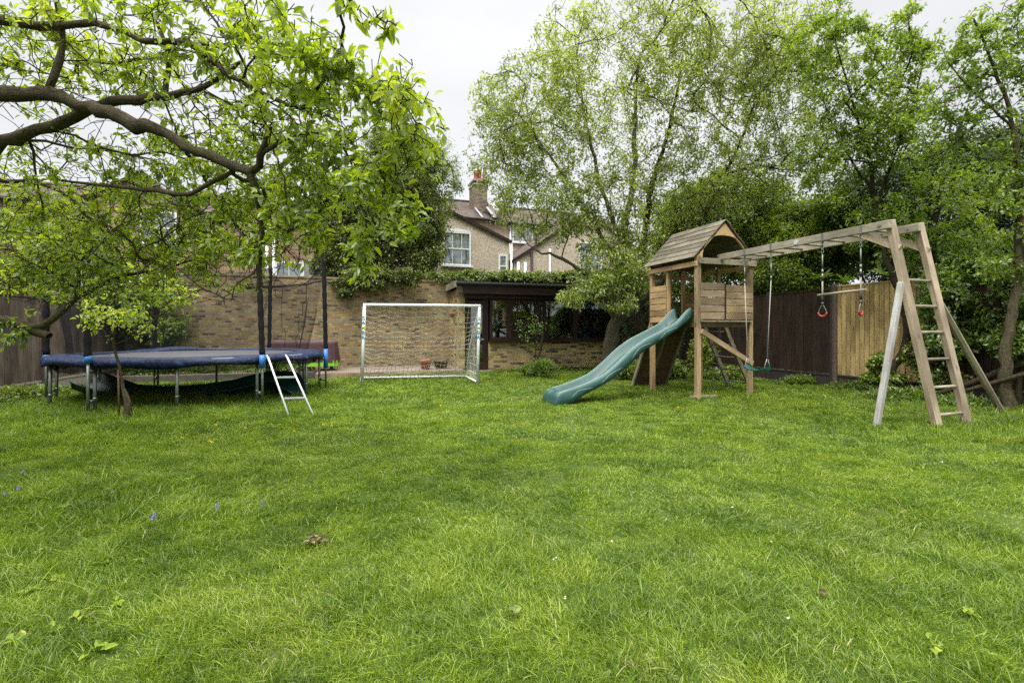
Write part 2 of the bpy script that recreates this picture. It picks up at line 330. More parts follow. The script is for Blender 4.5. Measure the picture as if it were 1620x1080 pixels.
class MB:
    """collects boxes, bars, tubes and polygons (world coordinates) for one mesh object"""
    def __init__(s, M=None, uv0=False): s.V, s.F, s.U, s.S = [], [], [], []; s.M = M or Matrix.Identity(4); s.uv0 = uv0
    def off(s): return (0, 0) if s.uv0 else (rng.uniform(0, 60), rng.uniform(0, 60))
    def poly(s, pts, uvs=None, smooth=False):
        i = len(s.V); s.V += [s.M @ Vector(p) for p in pts]; s.F.append(list(range(i, i + len(pts)))); s.S.append(smooth)
        if uvs is None:
            p0 = Vector(pts[0]); ex = (Vector(pts[1]) - p0).normalized(); n = ex.cross(Vector(pts[2]) - p0).normalized(); ey = n.cross(ex)
            uvs = [((Vector(p) - p0).dot(ex), (Vector(p) - p0).dot(ey)) for p in pts]
        s.U.append(uvs)
    def box(s, c, size, rot=None, taper=None):
        c = Vector(c); h = Vector(size) / 2; ox, oy = s.off()
        L = max(range(3), key=lambda k: size[k])
        cs = [Vector((x * h.x, y * h.y, z * h.z)) for x in (-1, 1) for y in (-1, 1) for z in (-1, 1)]
        Rm = rot.to_3x3() if rot is not None else Matrix.Identity(3)
        i = len(s.V); s.V += [s.M @ (c + Rm @ v) for v in cs]
        for f, ax in (((0, 1, 3, 2), 0), ((4, 6, 7, 5), 0), ((0, 4, 5, 1), 1), ((2, 3, 7, 6), 1), ((0, 2, 6, 4), 2), ((1, 5, 7, 3), 2)):
            s.F.append([i + k for k in f]); s.S.append(False)
            axs = [a for a in range(3) if a != ax]
            if s.uv0:
                us, vs = (0, 2) if ax == 1 else ((1, 2) if ax == 0 else (0, 1))
                s.U.append([(cs[k][us] + c[us], cs[k][vs] + c[vs]) for k in f])
            else:
                us = L if L in axs else axs[0]; vs = [a for a in axs if a != us][0]
                s.U.append([(cs[k][us] + ox, cs[k][vs] + oy + ax * 3) for k in f])
        return s
    def bar(s, p0, p1, w, h, up=(0, 0, 1), ext=0):
        """square bar from p0 to p1; w across, h along 'up'"""
        p0, p1 = Vector(p0), Vector(p1); d = (p1 - p0); L = d.length; d.normalize()
        p0 = p0 - d * ext; L += 2 * ext
        y = Vector(up).cross(d)
        if y.length < 1e-4: y = Vector((1, 0, 0)).cross(d)
        y.normalize(); z = d.cross(y)
        Rm = Matrix((d, y, z)).transposed()
        return s.box(p0 + d * L / 2, (L, w, h), Rm)
    def tube(s, pts, r, n=8, caps=True, smooth=True):
        pts = [Vector(p) for p in pts]; rs = r if isinstance(r, (list, tuple)) else [r] * len(pts)
        ox, oy = s.off(); base = len(s.V); prev = None; ln = 0
        for k, p in enumerate(pts):
            d = (pts[min(k + 1, len(pts) - 1)] - pts[max(k - 1, 0)]).normalized()
            if prev is None:
                x = d.orthogonal().normalized()
            else:
                x = (prev - d * prev.dot(d)); x = x.normalized() if x.length > 1e-5 else d.orthogonal().normalized()
            prev = x; y = d.cross(x)
            for j in range(n):
                a = 2 * math.pi * j / n
                s.V.append(s.M @ (p + (x * math.cos(a) + y * math.sin(a)) * rs[k]))
        for k in range(len(pts) - 1):
            l2 = ln + (pts[k + 1] - pts[k]).length; c = 2 * math.pi * rs[k]
            for j in range(n):
                j2 = (j + 1) % n
                s.F.append([base + k * n + j, base + k * n + j2, base + (k + 1) * n + j2, base + (k + 1) * n + j]); s.S.append(smooth)
                s.U.append([(ln + ox, j / n * c + oy), (ln + ox, (j + 1) / n * c + oy), (l2 + ox, (j + 1) / n * c + oy), (l2 + ox, j / n * c + oy)])
            ln = l2
        if caps:
            for k in (0, len(pts) - 1):
                f = [base + k * n + j for j in range(n)]
                if k == 0: f.reverse()
                s.F.append(f); s.S.append(False); s.U.append([(math.cos(2 * math.pi * j / n) * .02 + ox, math.sin(2 * math.pi * j / n) * .02 + oy) for j in range(n)])
        return s
    def lathe(s, c, prof, n=20, smooth=True):
        c = Vector(c); base = len(s.V)
        for r, z in prof:
            for j in range(n):
                a = 2 * math.pi * j / n; s.V.append(s.M @ (c + Vector((r * math.cos(a), r * math.sin(a), z))))
        for k in range(len(prof) - 1):
            for j in range(n):
                j2 = (j + 1) % n
                s.F.append([base + k * n + j, base + k * n + j2, base + (k + 1) * n + j2, base + (k + 1) * n + j]); s.S.append(smooth)
                s.U.append([(j / n, prof[k][1]), ((j + 1) / n, prof[k][1]), ((j + 1) / n, prof[k + 1][1]), (j / n, prof[k + 1][1])])
        return s
    def grid(s, pts, nu, nv, smooth=True, closed=False):
        base = len(s.V); s.V += [s.M @ Vector(p) for p in pts]
        for a in range(nu - 1):
            for b in range(nv if closed else nv - 1):
                b2 = (b + 1) % nv
                s.F.append([base + a * nv + b, base + a * nv + b2, base + (a + 1) * nv + b2, base + (a + 1) * nv + b]); s.S.append(smooth)
                s.U.append([(a * .1, b * .1), (a * .1, (b + 1) * .1), ((a + 1) * .1, (b + 1) * .1), ((a + 1) * .1, b * .1)])
        return s
    def build(s, name, mat, parent=None, bevel=0, solid=0):
        o0 = world_origin(parent); me = bpy.data.meshes.new(name)
        me.from_pydata([tuple(v - o0) for v in s.V], [], s.F)
        uv = me.uv_layers.new(name='UVMap')
        uv.data.foreach_set('uv', [c for f in s.U for p in f for c in p])
        me.polygons.foreach_set('use_smooth', s.S)
        me.materials.append(mat); me.update()
        o = bpy.data.objects.new(name, me); COL.objects.link(o); o.parent = parent
        if solid:
            q = o.modifiers.new('solid', 'SOLIDIFY'); q.thickness = solid; q.offset = 0
        if bevel:
            q = o.modifiers.new('bevel', 'BEVEL'); q.width = bevel; q.segments = 2; q.limit_method = 'ANGLE'; q.angle_limit = R(50)
        return o

def bulk(name, V, F, UV, mat, parent=None, smooth=False):
    """V (n,3) world, F list of (m,k) int arrays, UV list of (m,k,2) arrays"""
    o0 = np.array(world_origin(parent)); me = bpy.data.meshes.new(name)
    me.vertices.add(len(V)); me.vertices.foreach_set('co', (V - o0).astype(np.float32).ravel())
    idx = np.concatenate([f.ravel() for f in F]).astype(np.int32)
    sizes = np.concatenate([np.full(len(f), f.shape[1]) for f in F]); start = np.concatenate([[0], np.cumsum(sizes)[:-1]]).astype(np.int32)
    me.loops.add(len(idx)); me.loops.foreach_set('vertex_index', idx)
    me.polygons.add(len(sizes)); me.polygons.foreach_set('loop_start', start)
    uv = me.uv_layers.new(name='UVMap'); uv.data.foreach_set('uv', np.concatenate([u.reshape(-1) for u in UV]).astype(np.float32))
    me.polygons.foreach_set('use_smooth', np.full(len(sizes), smooth, dtype=bool))
    me.materials.append(mat); me.update(calc_edges=True); me.validate()
    o = bpy.data.objects.new(name, me); COL.objects.link(o); o.parent = parent
    return o
def unit(a): return a / np.maximum(np.linalg.norm(a, axis=1, keepdims=True), 1e-9)
def leaves(Pb, D, L, Wd, rnd, full=False, droop=.25):
    """leaf blades at base points Pb along unit directions D"""
    n = len(Pb); L = np.broadcast_to(L, (n,))[:, None]; Wd = np.broadcast_to(Wd, (n,))[:, None]
    up = np.array([0, 0, 1.]) + nr.normal(0, .55, (n, 3)); side = unit(np.cross(D, up)); nn = unit(np.cross(side, D))
    ar = np.arange(n)[:, None]
    if full:
        cv = L * droop
        b = Pb; q1 = Pb + D * L * .33 - nn * cv * .12; q2 = Pb + D * L * .68 - nn * cv * .5; tip = Pb + D * L - nn * cv
        lift = nn * Wd * .22
        V = np.stack([b, q1 - side * Wd * .5 + lift, q1, q1 + side * Wd * .5 + lift, q2 - side * Wd * .42 + lift, q2, q2 + side * Wd * .42 + lift, tip], 1).reshape(-1, 3)
        k = ar * 8
        T = np.concatenate([k + [0, 2, 1], k + [0, 3, 2], k + [4, 5, 7], k + [5, 6, 7]]); Q = np.concatenate([k + [1, 2, 5, 4], k + [2, 3, 6, 5]])
        r = rnd[:, None]
        def u(m, kk): return np.stack([np.repeat(np.tile(rnd, m)[:, None], kk, 1), np.full((n * m, kk), .5)], 2)
        return V, [T, Q], [u(4, 3), u(2, 4)]
    mid = Pb + D * L * .48 - nn * L * droop * .2; tip = Pb + D * L - nn * L * droop
    V = np.stack([Pb, mid + side * Wd * .5, tip, mid - side * Wd * .5], 1).reshape(-1, 3); k = ar * 4
    T = np.concatenate([k + [0, 1, 2], k + [0, 2, 3]])
    return V, [T], [np.stack([np.repeat(np.tile(rnd, 2)[:, None], 3, 1), np.full((n * 2, 3), .5)], 2)]

def vnoise(x, y, z=None, seed=0):
    """smooth value noise in [0,1]"""
    z = np.zeros_like(x) if z is None else z
    xi, yi, zi = np.floor(x).astype(np.int64), np.floor(y).astype(np.int64), np.floor(z).astype(np.int64)
    xf, yf, zf = x - xi, y - yi, z - zi
    f = lambda t: t * t * (3 - 2 * t)
    xf, yf, zf = f(xf), f(yf), f(zf)
    def h(a, b, c):
        v = (a * 374761393 + b * 668265263 + c * 2147483647 + seed * 974711) & 0xffffffff
        v = ((v ^ (v >> 13)) * 1274126177) & 0xffffffff
        return ((v ^ (v >> 16)) & 0xffff) / 65535.0
    r = 0
    for dx in (0, 1):
        for dy in (0, 1):
            for dz in (0, 1):
                r = r + h(xi + dx, yi + dy, zi + dz) * (xf if dx else 1 - xf) * (yf if dy else 1 - yf) * (zf if dz else 1 - zf)
    return r

# ------------------------------------------------------------------ trees
def ell(specs):
    """tip points in ellipsoids given as (centre, (rx,ry,rz), n[, shell])"""
    out = []
    for s in specs:
        c, r, n = s[:3]; sh = s[3] if len(s) > 3 else .45
        d = unit(nr.normal(size=(n, 3))); q = (sh + (1 - sh) * nr.rand(n, 1)) if sh else nr.rand(n, 1) ** (1 / 3)
        out.append(np.array(c) + d * q * np.array(r))
    return np.concatenate(out)
def grow(paths, tips, nbare=0, step=.22, curve=.35, jit=.05, minr=.003, expo=2.3, wander=0.0, sag=0.0):
    """skeleton: given limbs (lists of (point, radius)) plus a curved branch to every tip point"""
    total = 400000
    pos = np.zeros((total, 3)); par = np.full(total, -1); bare = np.zeros(total, bool); rad = np.zeros(total); dr = np.zeros((total, 3)); n = 0
    ends = {}
    for pth in paths:
        pts = [np.array(p, float) for p, _ in pth]; rs = [r for _, r in pth]
        last = -1
        if n:                                     # join to the nearest node of earlier limbs
            last = int(np.argmin(((pos[:n] - pts[0]) ** 2).sum(1)))
        # Catmull-Rom through the given points
        for i in range(len(pts) - 1):
            p0 = pts[max(i - 1, 0)]; p1 = pts[i]; p2 = pts[i + 1]; p3 = pts[min(i + 2, len(pts) - 1)]
            k = max(2, int(np.linalg.norm(p2 - p1) / step))
            for j in range(k + (1 if i == len(pts) - 2 else 0)):
                t = j / k
                q = .5 * ((2 * p1) + (-p0 + p2) * t + (2 * p0 - 5 * p1 + 4 * p2 - p3) * t * t + (-p0 + 3 * p1 - 3 * p2 + p3) * t ** 3)
                q = q + nr.normal(0, .02, 3) * min(1, rs[i] * 12)
                pos[n] = q; par[n] = last; rad[n] = rs[i] + (rs[i + 1] - rs[i]) * t
                if last >= 0: v = q - pos[last]; dr[n] = v / max(np.linalg.norm(v), 1e-6)
                else: v = pts[1] - pts[0]; dr[n] = v / np.linalg.norm(v)
                last = n; n += 1
    nbase = n
    order = nr.permutation(len(tips))
    tipflag = np.zeros(total, bool)
    for ti in order:
        t = tips[ti]; v = t - pos[:n]; d = np.linalg.norm(v, axis=1) + 1e-6
        cosang = (v * dr[:n]).sum(1) / d
        cost = d * (1 + .55 * (1 - cosang)) + rad[:n] * 2.0
        k = int(np.argmin(cost)); L = d[k]
        m = max(2, int(L / step)); c = pos[k] + dr[k] * L * curve + nr.normal(0, L * .08, 3) + np.array([0, 0, -sag * L]); last = k
        for j in range(1, m + 1):
            u = j / m
            q = (1 - u) ** 2 * pos[k] + 2 * u * (1 - u) * c + u * u * t
            if j < m: q = q + nr.normal(0, jit * step * 2, 3) + (nr.normal(0, wander, 3) if wander else 0)
            bare[n] = ti >= len(tips) - nbare; pos[n] = q; par[n] = last; vv = q - pos[last]; dr[n] = vv / max(np.linalg.norm(vv), 1e-6); last = n; n += 1
        tipflag[last] = True
    pos, par, rad, dr, tipflag = pos[:n], par[:n], rad[:n], dr[:n], bare[:n]
    acc = np.zeros(n); nchild = np.zeros(n, int)
    for i in range(n - 1, -1, -1):
        if nchild[i] == 0: acc[i] = minr ** expo
        if par[i] >= 0: acc[par[i]] += acc[i]; nchild[par[i]] += 1
    r = acc ** (1 / expo); r = np.where(rad > 0, np.maximum(rad, r * .0 + rad), r)
    # never thicker than the parent
    for i in range(n):
        if par[i] >= 0 and r[i] > r[par[i]]: r[i] = r[par[i]]
    return pos, par, r, dr, tipflag, nchild
def tubes_of(sk, thin=.004):
    pos, par, r, dr, tf, nc = sk; n = len(pos)
    kids = [[] for _ in range(n)]
    for i in range(n):
        if par[i] >= 0: kids[par[i]].append(i)
    Vs, Fs, Us = [], [], []; base = 0
    stack = [i for i in range(n) if par[i] < 0]
    while stack:
        s = stack.pop(); chain = [s] if par[s] < 0 else [par[s], s]; cur = s
        while kids[cur]:
            ks = sorted(kids[cur], key=lambda q: -r[q]); stack += ks[1:]; cur = ks[0]; chain.append(cur)
        if len(chain) < 2: continue
        c = pos[chain]; rr = r[chain].copy()
        if par[s] >= 0: rr[0] = rr[1]
        rr = np.maximum(rr, thin)
        if rr[1] > .03: ns = 16
        elif rr[1] > .012: ns = 6
        else: ns = 3
        m = len(chain); tan = np.zeros((m, 3)); tan[1:-1] = c[2:] - c[:-2]; tan[0] = c[1] - c[0]; tan[-1] = c[-1] - c[-2]; tan = unit(tan)
        ref = np.array([.31, .22, .92]) if abs(tan[0][2]) < .8 else np.array([1., .1, 0])
        x = unit(np.cross(tan, ref)); y = np.cross(tan, x)
        a = np.arange(ns) / ns * 2 * np.pi
        ring = c[:, None] + (x[:, None] * np.cos(a)[None, :, None] + y[:, None] * np.sin(a)[None, :, None]) * rr[:, None, None]
        if rr[1] > .025:
            ring = ring + (ring - c[:, None]) * ((vnoise(ring[..., 0] * 7, ring[..., 1] * 7, ring[..., 2] * 7, 3) - .5) * .55 + (vnoise(ring[..., 0] * 26, ring[..., 1] * 26, ring[..., 2] * 26, 4) - .5) * .35)[..., None]
        Vs.append(ring.reshape(-1, 3))
        k = np.arange(m - 1)[:, None] * ns; j = np.arange(ns)[None]; j2 = (j + 1) % ns
        Fs.append((base + np.stack([k + j, k + j2, k + ns + j2, k + ns + j], 2)).reshape(-1, 4))
        ln = np.concatenate([[0], np.cumsum(np.linalg.norm(np.diff(c, axis=0), axis=1))]); cc = 6.28 * rr[0]
        l0 = np.broadcast_to(ln[:-1, None], (m - 1, ns)); l1 = np.broadcast_to(ln[1:, None], (m - 1, ns)); u0 = np.broadcast_to(j / ns * cc, (m - 1, ns)); u1 = np.broadcast_to((j + 1) / ns * cc, (m - 1, ns))
        Us.append(np.stack([np.stack([u0, l0], -1), np.stack([u1, l0], -1), np.stack([u1, l1], -1), np.stack([u0, l1], -1)], 2).reshape(-1, 4, 2))
        base += m * ns
    return np.concatenate(Vs), [np.concatenate(Fs)], [np.concatenate(Us)]
def leafset(sk, per, L, Wd, rmax=.008, full=False, spread=.05, droop=.25, down=.2, tone=None, clump=1.2, cfac=.0, keep=None, pick=1.0):
    pos, par, r, dr, tf, nc = sk
    sel = np.where((r <= rmax) & (par >= 0) & ~tf)[0]
    if keep is not None: sel = sel[keep(pos[sel])]
    if pick < 1: sel = sel[nr.rand(len(sel)) < pick]
    if cfac:      # sparser and denser patches through the crown
        pr = vnoise(pos[sel, 0] * clump, pos[sel, 1] * clump, pos[sel, 2] * clump, 5)
        sel = sel[nr.rand(len(sel)) < np.clip(.5 + (pr - .5) * 4 * cfac + .25, .05, 1)]
    idx = np.repeat(sel, per); n = len(idx)
    t = nr.rand(n, 1); base = pos[par[idx]] * (1 - t) + pos[idx] * t + nr.normal(0, spread, (n, 3))
    D = unit(dr[idx] * .7 + nr.normal(0, .75, (n, 3)) + np.array([0, 0, -down]))
    cl = vnoise(base[:, 0] * clump, base[:, 1] * clump, base[:, 2] * clump, 9)
    rnd = np.clip(.5 + (cl - .5) * .9 + nr.normal(0, .2, n), 0.01, .99)
    s = nr.uniform(.5, 1.3, n)
    print('leaves', n, 'nodes', len(pos))
    return leaves(base, D, L * s, Wd * s, rnd, full, droop)
def tree(name, label, cat, root, paths, tips, lm, bm, per=8, L=.06, Wd=.03, group=None, rmax=.008, full=False, step=.22, minr=.003, thin=.004, extra=None, bare=None, **kw):
    t = thing(name, label, cat, root, group)
    nb_ = 0 if bare is None else len(bare); tips = tips if bare is None else np.concatenate([tips, bare])
    gk = {k: kw.pop(k) for k in ('curve', 'jit', 'wander', 'sag', 'expo') if k in kw}
    sk = grow(paths, tips, nb_, step=step, minr=minr, **gk)
    V, Fc, U = tubes_of(sk, thin); bulk('trunk', V, Fc, U, M[bm], t, True)
    V, Fc, U = leafset(sk, per, L, Wd, rmax, full, **kw)
    if extra is not None:
        V2, F2, U2 = extra; Fc = [np.concatenate([a, b + len(V)]) for a, b in zip(Fc, F2)]; U = [np.concatenate([a, b]) for a, b in zip(U, U2)]; V = np.concatenate([V, V2])
    bulk('crown', V, Fc, U, M[lm], t)
    return t
def volume_leaves(specs, n, L, Wd, clump=1.0, thr=.42, down=.3, shell=.55, full=False, seed=1, zmin=.02, tone=1.0):
    """leaves filling lumpy ellipsoids, denser in clumps, with holes between"""
    vols = np.array([r[0] * r[1] * r[2] for _, r in specs]) ** (2 / 3); cnt = (vols / vols.sum() * n * 1.8).astype(int)
    Ps, Ds, es = [], [], []
    for (c, r), k in zip(specs, cnt):
        d = unit(nr.normal(size=(k, 3))); q = shell + (1 - shell) * nr.rand(k, 1) ** .7
        bumpy = 1 + .32 * (vnoise(d[:, 0] * 2.3 + 7, d[:, 1] * 2.3, d[:, 2] * 2.3, seed) - .5)[:, None] * 2 + .12 * (vnoise(d[:, 0] * 7, d[:, 1] * 7, d[:, 2] * 7, seed + 1) - .5)[:, None] * 2
        p = np.array(c) + d * q * bumpy * np.array(r); Ps.append(p); Ds.append(d)
    Pp = np.concatenate(Ps); D = np.concatenate(Ds)
    cl = vnoise(Pp[:, 0] * clump * 2.2, Pp[:, 1] * clump * 2.2, Pp[:, 2] * clump * 2.2, seed + 2) * .6 + vnoise(Pp[:, 0] * clump * 5, Pp[:, 1] * clump * 5, Pp[:, 2] * clump * 5, seed + 3) * .4
    k = (cl > thr + nr.normal(0, .06, len(cl))) & (Pp[:, 2] > zmin); Pp, D, cl = Pp[k], D[k], cl[k]
    m = len(Pp); D = unit(D * .5 + nr.normal(0, .6, (m, 3)) + np.array([0, 0, -down]))
    rnd = np.clip((.5 + (cl - .55) * 1.6) * tone + nr.normal(0, .2, m), .01, .99); s = nr.uniform(.6, 1.25, m)
    return leaves(Pp, D, L * s, Wd * s, rnd, full)
def bush(name, label, cat, root, specs, n, L, Wd, lm, bm='bark_dark', group=None, stems=5, **kw):
    t = thing(name, label, cat, root, group)
    tips = ell([(c, tuple(q * .9 for q in r), max(6, int(26 / len(specs) * stems / 3)), .3) for c, r in specs])
    c0 = np.mean([c for c, _ in specs], axis=0)
    sk = grow([[(tuple(root), .05), (tuple(np.array(root) * .6 + c0 * .4), .035)]], tips, step=.25, minr=.006)
    V, Fc, U = tubes_of(sk); bulk('trunk', V, Fc, U, M[bm], t, True)
    V, Fc, U = volume_leaves(specs, n, L, Wd, **kw); bulk('crown', V, Fc, U, M[lm], t)
    return t
def E3(px, py, d, rx, rz, ry): return (tuple(P(px, py, d)), (rx, ry, rz))
def T3(px, py, d, rx, rz, ry, n, sh=.2): return (tuple(P(px, py, d)), (rx, ry, rz), n, sh)
# ================================================================== SETTING
# ---- ground: one sheet, gently uneven under the lawn
def gz(x, y):
    x = np.asarray(x, float); y = np.asarray(y, float)
    return (vnoise(x * .55, y * .55, seed=21) - .5) * .07 + (vnoise(x * 1.9, y * 1.9, seed=22) - .5) * .03
def gz1(x, y): return float(gz(np.array([x]), np.array([y]))[0])
def soil():
    m, t, out = newmat('soil and thatch under the lawn'); b = princ(t, out, .95, 0, .1)
    n = noise(t, objn(t), 1.3, 6, .7); c = rampn(t, n, [(.3, (.035, .065, .012)), (.55, (.055, .085, .018)), (.75, (.10, .10, .04))])
    c = mixc(t, .5, c, rampn(t, noise(t, objn(t), 30, 4), [(.3, (.5, .5, .5)), (.7, (1.2, 1.2, 1.2))]), 'MULTIPLY')
    t.links.new(c, b.inputs['Base Color']); return m
M['soil'] = soil()
ax = np.concatenate([[-150, -80, -40, -20], np.arange(-14, 14.01, .2), [20, 40, 80, 150]]); ay = np.concatenate([[-60, -20, -6], np.arange(-2, 20.01, .2), [30, 60, 120, 250]])
X, Y = np.meshgrid(ax, ay); Z = gz(X, Y); nx, ny = len(ax), len(ay)
V = np.stack([X, Y, Z], -1).reshape(-1, 3); i = np.arange(ny - 1)[:, None] * nx + np.arange(nx - 1)[None]
Q = np.stack([i, i + 1, i + nx + 1, i + nx], -1).reshape(-1, 4)
g = bulk('ground', V, [Q], [np.stack([V[Q][..., 0], V[Q][..., 1]], -1)], M['soil'], None, True); tag(g, kind='structure')

# ---- grass
def grassmat():
    m, t, out = newmat('lawn grass blades')
    u = N(t, 'ShaderNodeUVMap'); sp = N(t, 'ShaderNodeSeparateXYZ'); t.links.new(u.outputs[0], sp.inputs[0])
    c = rampn(t, sp.outputs['X'], [(0, (.072, .13, .012)), (.3, (.16, .25, .019)), (.6, (.255, .35, .029)), (.86, (.36, .435, .05)), (.93, (.36, .36, .10)), (1, (.5, .43, .22))])
    big = noise(t, objn(t), .55, 4, .6); c = mixc(t, .32, c, rampn(t, big, [(.34, (.8, .88, .85)), (.5, (1, 1, 1)), (.66, (1.22, 1.08, .95))]), 'MULTIPLY')
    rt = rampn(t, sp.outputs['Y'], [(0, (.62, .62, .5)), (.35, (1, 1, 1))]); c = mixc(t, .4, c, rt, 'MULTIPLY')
    df = N(t, 'ShaderNodeBsdfDiffuse'); t.links.new(c, df.inputs[0]); tr = N(t, 'ShaderNodeBsdfTranslucent'); t.links.new(mixc(t, 1, c, (1.1, 1.2, .6), 'MULTIPLY'), tr.inputs[0])
    mx = N(t, 'ShaderNodeMixShader'); mx.inputs[0].default_value = .4; t.links.new(df.outputs[0], mx.inputs[1]); t.links.new(tr.outputs[0], mx.inputs[2])
    gl = N(t, 'ShaderNodeBsdfGlossy'); gl.inputs['Roughness'].default_value = .45; m2 = N(t, 'ShaderNodeMixShader'); m2.inputs[0].default_value = .035
    t.links.new(mx.outputs[0], m2.inputs[1]); t.links.new(gl.outputs[0], m2.inputs[2]); t.links.new(m2.outputs[0], out.inputs[0]); return m
M['grass'] = grassmat()
def blades(zones):
    Vs, Fs3, Fs4, U3, U4 = [], [], [], [], []; base = 0
    for d0, d1, dens, wid, hgt, seg in zones:
        area_n = int((d1 - d0) * (1.12 * (d0 + d1) + 3.0) * dens / 9)
        d = np.sqrt(nr.rand(area_n) * (d1 ** 2 - d0 ** 2) + d0 ** 2) if d0 > 1 else d0 + nr.rand(area_n) * (d1 - d0)
        x = (nr.rand(area_n) * 2 - 1) * (1.12 * d + 1.2)
        # garden limits
        a = x * E1.x + d * E1.y; b = x * E2.x + d * E2.y
        k = (a > -6.2) & (a < 10.75) & (b < 14.7) & ~((b > 13.96) & (a < 3.05))
        d, x = d[k], x[k]; n = len(x); nb = 9
        dens_n = vnoise(x * 1.3, d * 1.3, seed=31) * .22 + vnoise(x * 3.7, d * 3.7, seed=32) * .4 + vnoise(x * 9, d * 9, seed=40) * .38
        edge = np.clip((np.abs(x) / np.maximum(d, .1) - .62) * 1.6, 0, .8) + np.clip((d - 12.3) / 3, 0, .5)
        edge *= (d > 5.5)
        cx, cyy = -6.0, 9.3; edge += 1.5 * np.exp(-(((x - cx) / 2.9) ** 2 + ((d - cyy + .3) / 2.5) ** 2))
        edge += .45 * np.exp(-(((x - 4.4) / 1.6) ** 2 + ((d - 9.8) / 1.3) ** 2)) + .45 * np.exp(-(((x - 6.2) / 1.2) ** 2 + ((d - 6.9) / .9) ** 2)) + .35 * np.exp(-(((x + 3.4) / 1.2) ** 2 + ((d - 2.9) / 1.3) ** 2))
        tuft = (nr.rand(n) < .10 + .16 * (vnoise(x * .7, d * .7, seed=39) > .6)); th = hgt * (.36 + .75 * dens_n ** 1.5 + tuft * .7 + edge * 1.7) * nr.uniform(.7, 1.35, n)
        bare = vnoise(x * 2.6 + 9, d * 2.6, seed=33) < .13
        th = np.where(bare, th * .45, th)
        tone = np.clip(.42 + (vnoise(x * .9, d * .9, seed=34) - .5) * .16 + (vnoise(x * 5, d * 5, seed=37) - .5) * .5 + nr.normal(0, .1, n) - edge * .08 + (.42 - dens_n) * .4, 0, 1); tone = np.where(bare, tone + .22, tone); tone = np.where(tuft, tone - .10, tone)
        x, d, th, tone = [np.repeat(q, nb) for q in (x, d, th, tone)]; n = len(x)
        az = nr.rand(n) * 2 * np.pi; wind = vnoise(x * .8, d * .8, seed=35) * 9
        rr = np.abs(nr.normal(0, .024, n)) * (hgt / .05); px = x + np.cos(az) * rr; py = d + np.sin(az) * rr; pz = gz(px, py) - .004
        h = th * nr.uniform(.35, 1.15, n); lean = nr.uniform(.15, 1.25, n) ** 1.2
        lg = (nr.rand(n) < .03) & (d < 5); h = np.where(lg, h * nr.uniform(1.3, 2.0, n), h); lean = np.where(lg, lean * .8 + .7, lean)
        ld = np.stack([np.cos(az) + .3 * np.cos(wind), np.sin(az) + .3 * np.sin(wind)], 1) * (lean * h)[:, None]
        fz = nr.rand(n) * 2 * np.pi; sx = np.cos(fz); sy = np.sin(fz); w = wid * nr.uniform(.6, 1.3, n)
        tn = np.clip(tone + nr.normal(0, .13, n), 0, .9); tn = np.where(lg, tn + nr.uniform(-.2, .3, n), tn).clip(0, .92); th_p = .018 + .12 * np.clip((vnoise(px * 2.1, py * 2.1, seed=44) - .68) * 4, 0, 1); tn = np.where(nr.rand(n) < th_p, nr.uniform(.88, 1, n), tn)
        B = np.stack([px, py, pz], 1); sd_ = np.stack([sx, sy, np.zeros(n)], 1) * w[:, None] * .5
        def at(t): return B + np.concatenate([ld * (t ** 1.9), (h * (t - .28 * lean.clip(0, 1) * t * t * t))[:, None]], 1)
        ar = np.arange(n)[:, None]
        if seg == 3:
            m1, m2, tp = at(.4), at(.75), at(1.)
            V = np.stack([B - sd_, B + sd_, m1 - sd_ * .95, m1 + sd_ * .95, m2 - sd_ * .65, m2 + sd_ * .65, tp], 1); kk = base + ar * 7
            Fs4.append(np.concatenate([kk + [0, 1, 3, 2], kk + [2, 3, 5, 4]])); Fs3.append(kk + [4, 5, 6])
            def uu(ys): return np.stack([np.repeat(tn[:, None], len(ys), 1), np.broadcast_to(np.array(ys), (n, len(ys)))], 2)
            U4.append(np.concatenate([uu([0, 0, .4, .4]), uu([.4, .4, .75, .75])])); U3.append(uu([.75, .75, 1])); base += n * 7
        else:
            m1, tp = at(.55), at(1.)
            V = np.stack([B - sd_, B + sd_, m1 - sd_ * .85, m1 + sd_ * .85, tp], 1); kk = base + ar * 5
            def uu(ys): return np.stack([np.repeat(tn[:, None], len(ys), 1), np.broadcast_to(np.array(ys), (n, len(ys)))], 2)
            Fs4.append(kk + [0, 1, 3, 2]); Fs3.append(kk + [2, 3, 4]); U4.append(uu([0, 0, .55, .55])); U3.append(uu([.55, .55, 1])); base += n * 5
        Vs.append(V.reshape(-1, 3))
    return np.concatenate(Vs), [np.concatenate(Fs3), np.concatenate(Fs4)], [np.concatenate(U3), np.concatenate(U4)]
GD = 1.0
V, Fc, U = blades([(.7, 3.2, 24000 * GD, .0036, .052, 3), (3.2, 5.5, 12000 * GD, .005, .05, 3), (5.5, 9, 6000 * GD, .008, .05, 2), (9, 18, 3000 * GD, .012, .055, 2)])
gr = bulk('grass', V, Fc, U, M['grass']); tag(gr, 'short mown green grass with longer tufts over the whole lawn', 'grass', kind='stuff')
print('grass verts', len(V))

# ---- back garden wall
mbw = MB(GM(0, 16.2), uv0=True); mbw.box((-1.65, .11, 1.4), (9.4, .22, 3.15)); 
t = thing('brick_wall', 'tall yellow stock brick garden wall behind the goal', 'wall', G(-1.65, 16.2))
mbw.build('wall', M['stock'], t)
mc = MB(GM(0, 16.2), uv0=True); mc.box((-1.65, .11, 3.008), (9.44, .27, .06)); mc.build('coping', M['stock'], t, bevel=.01)

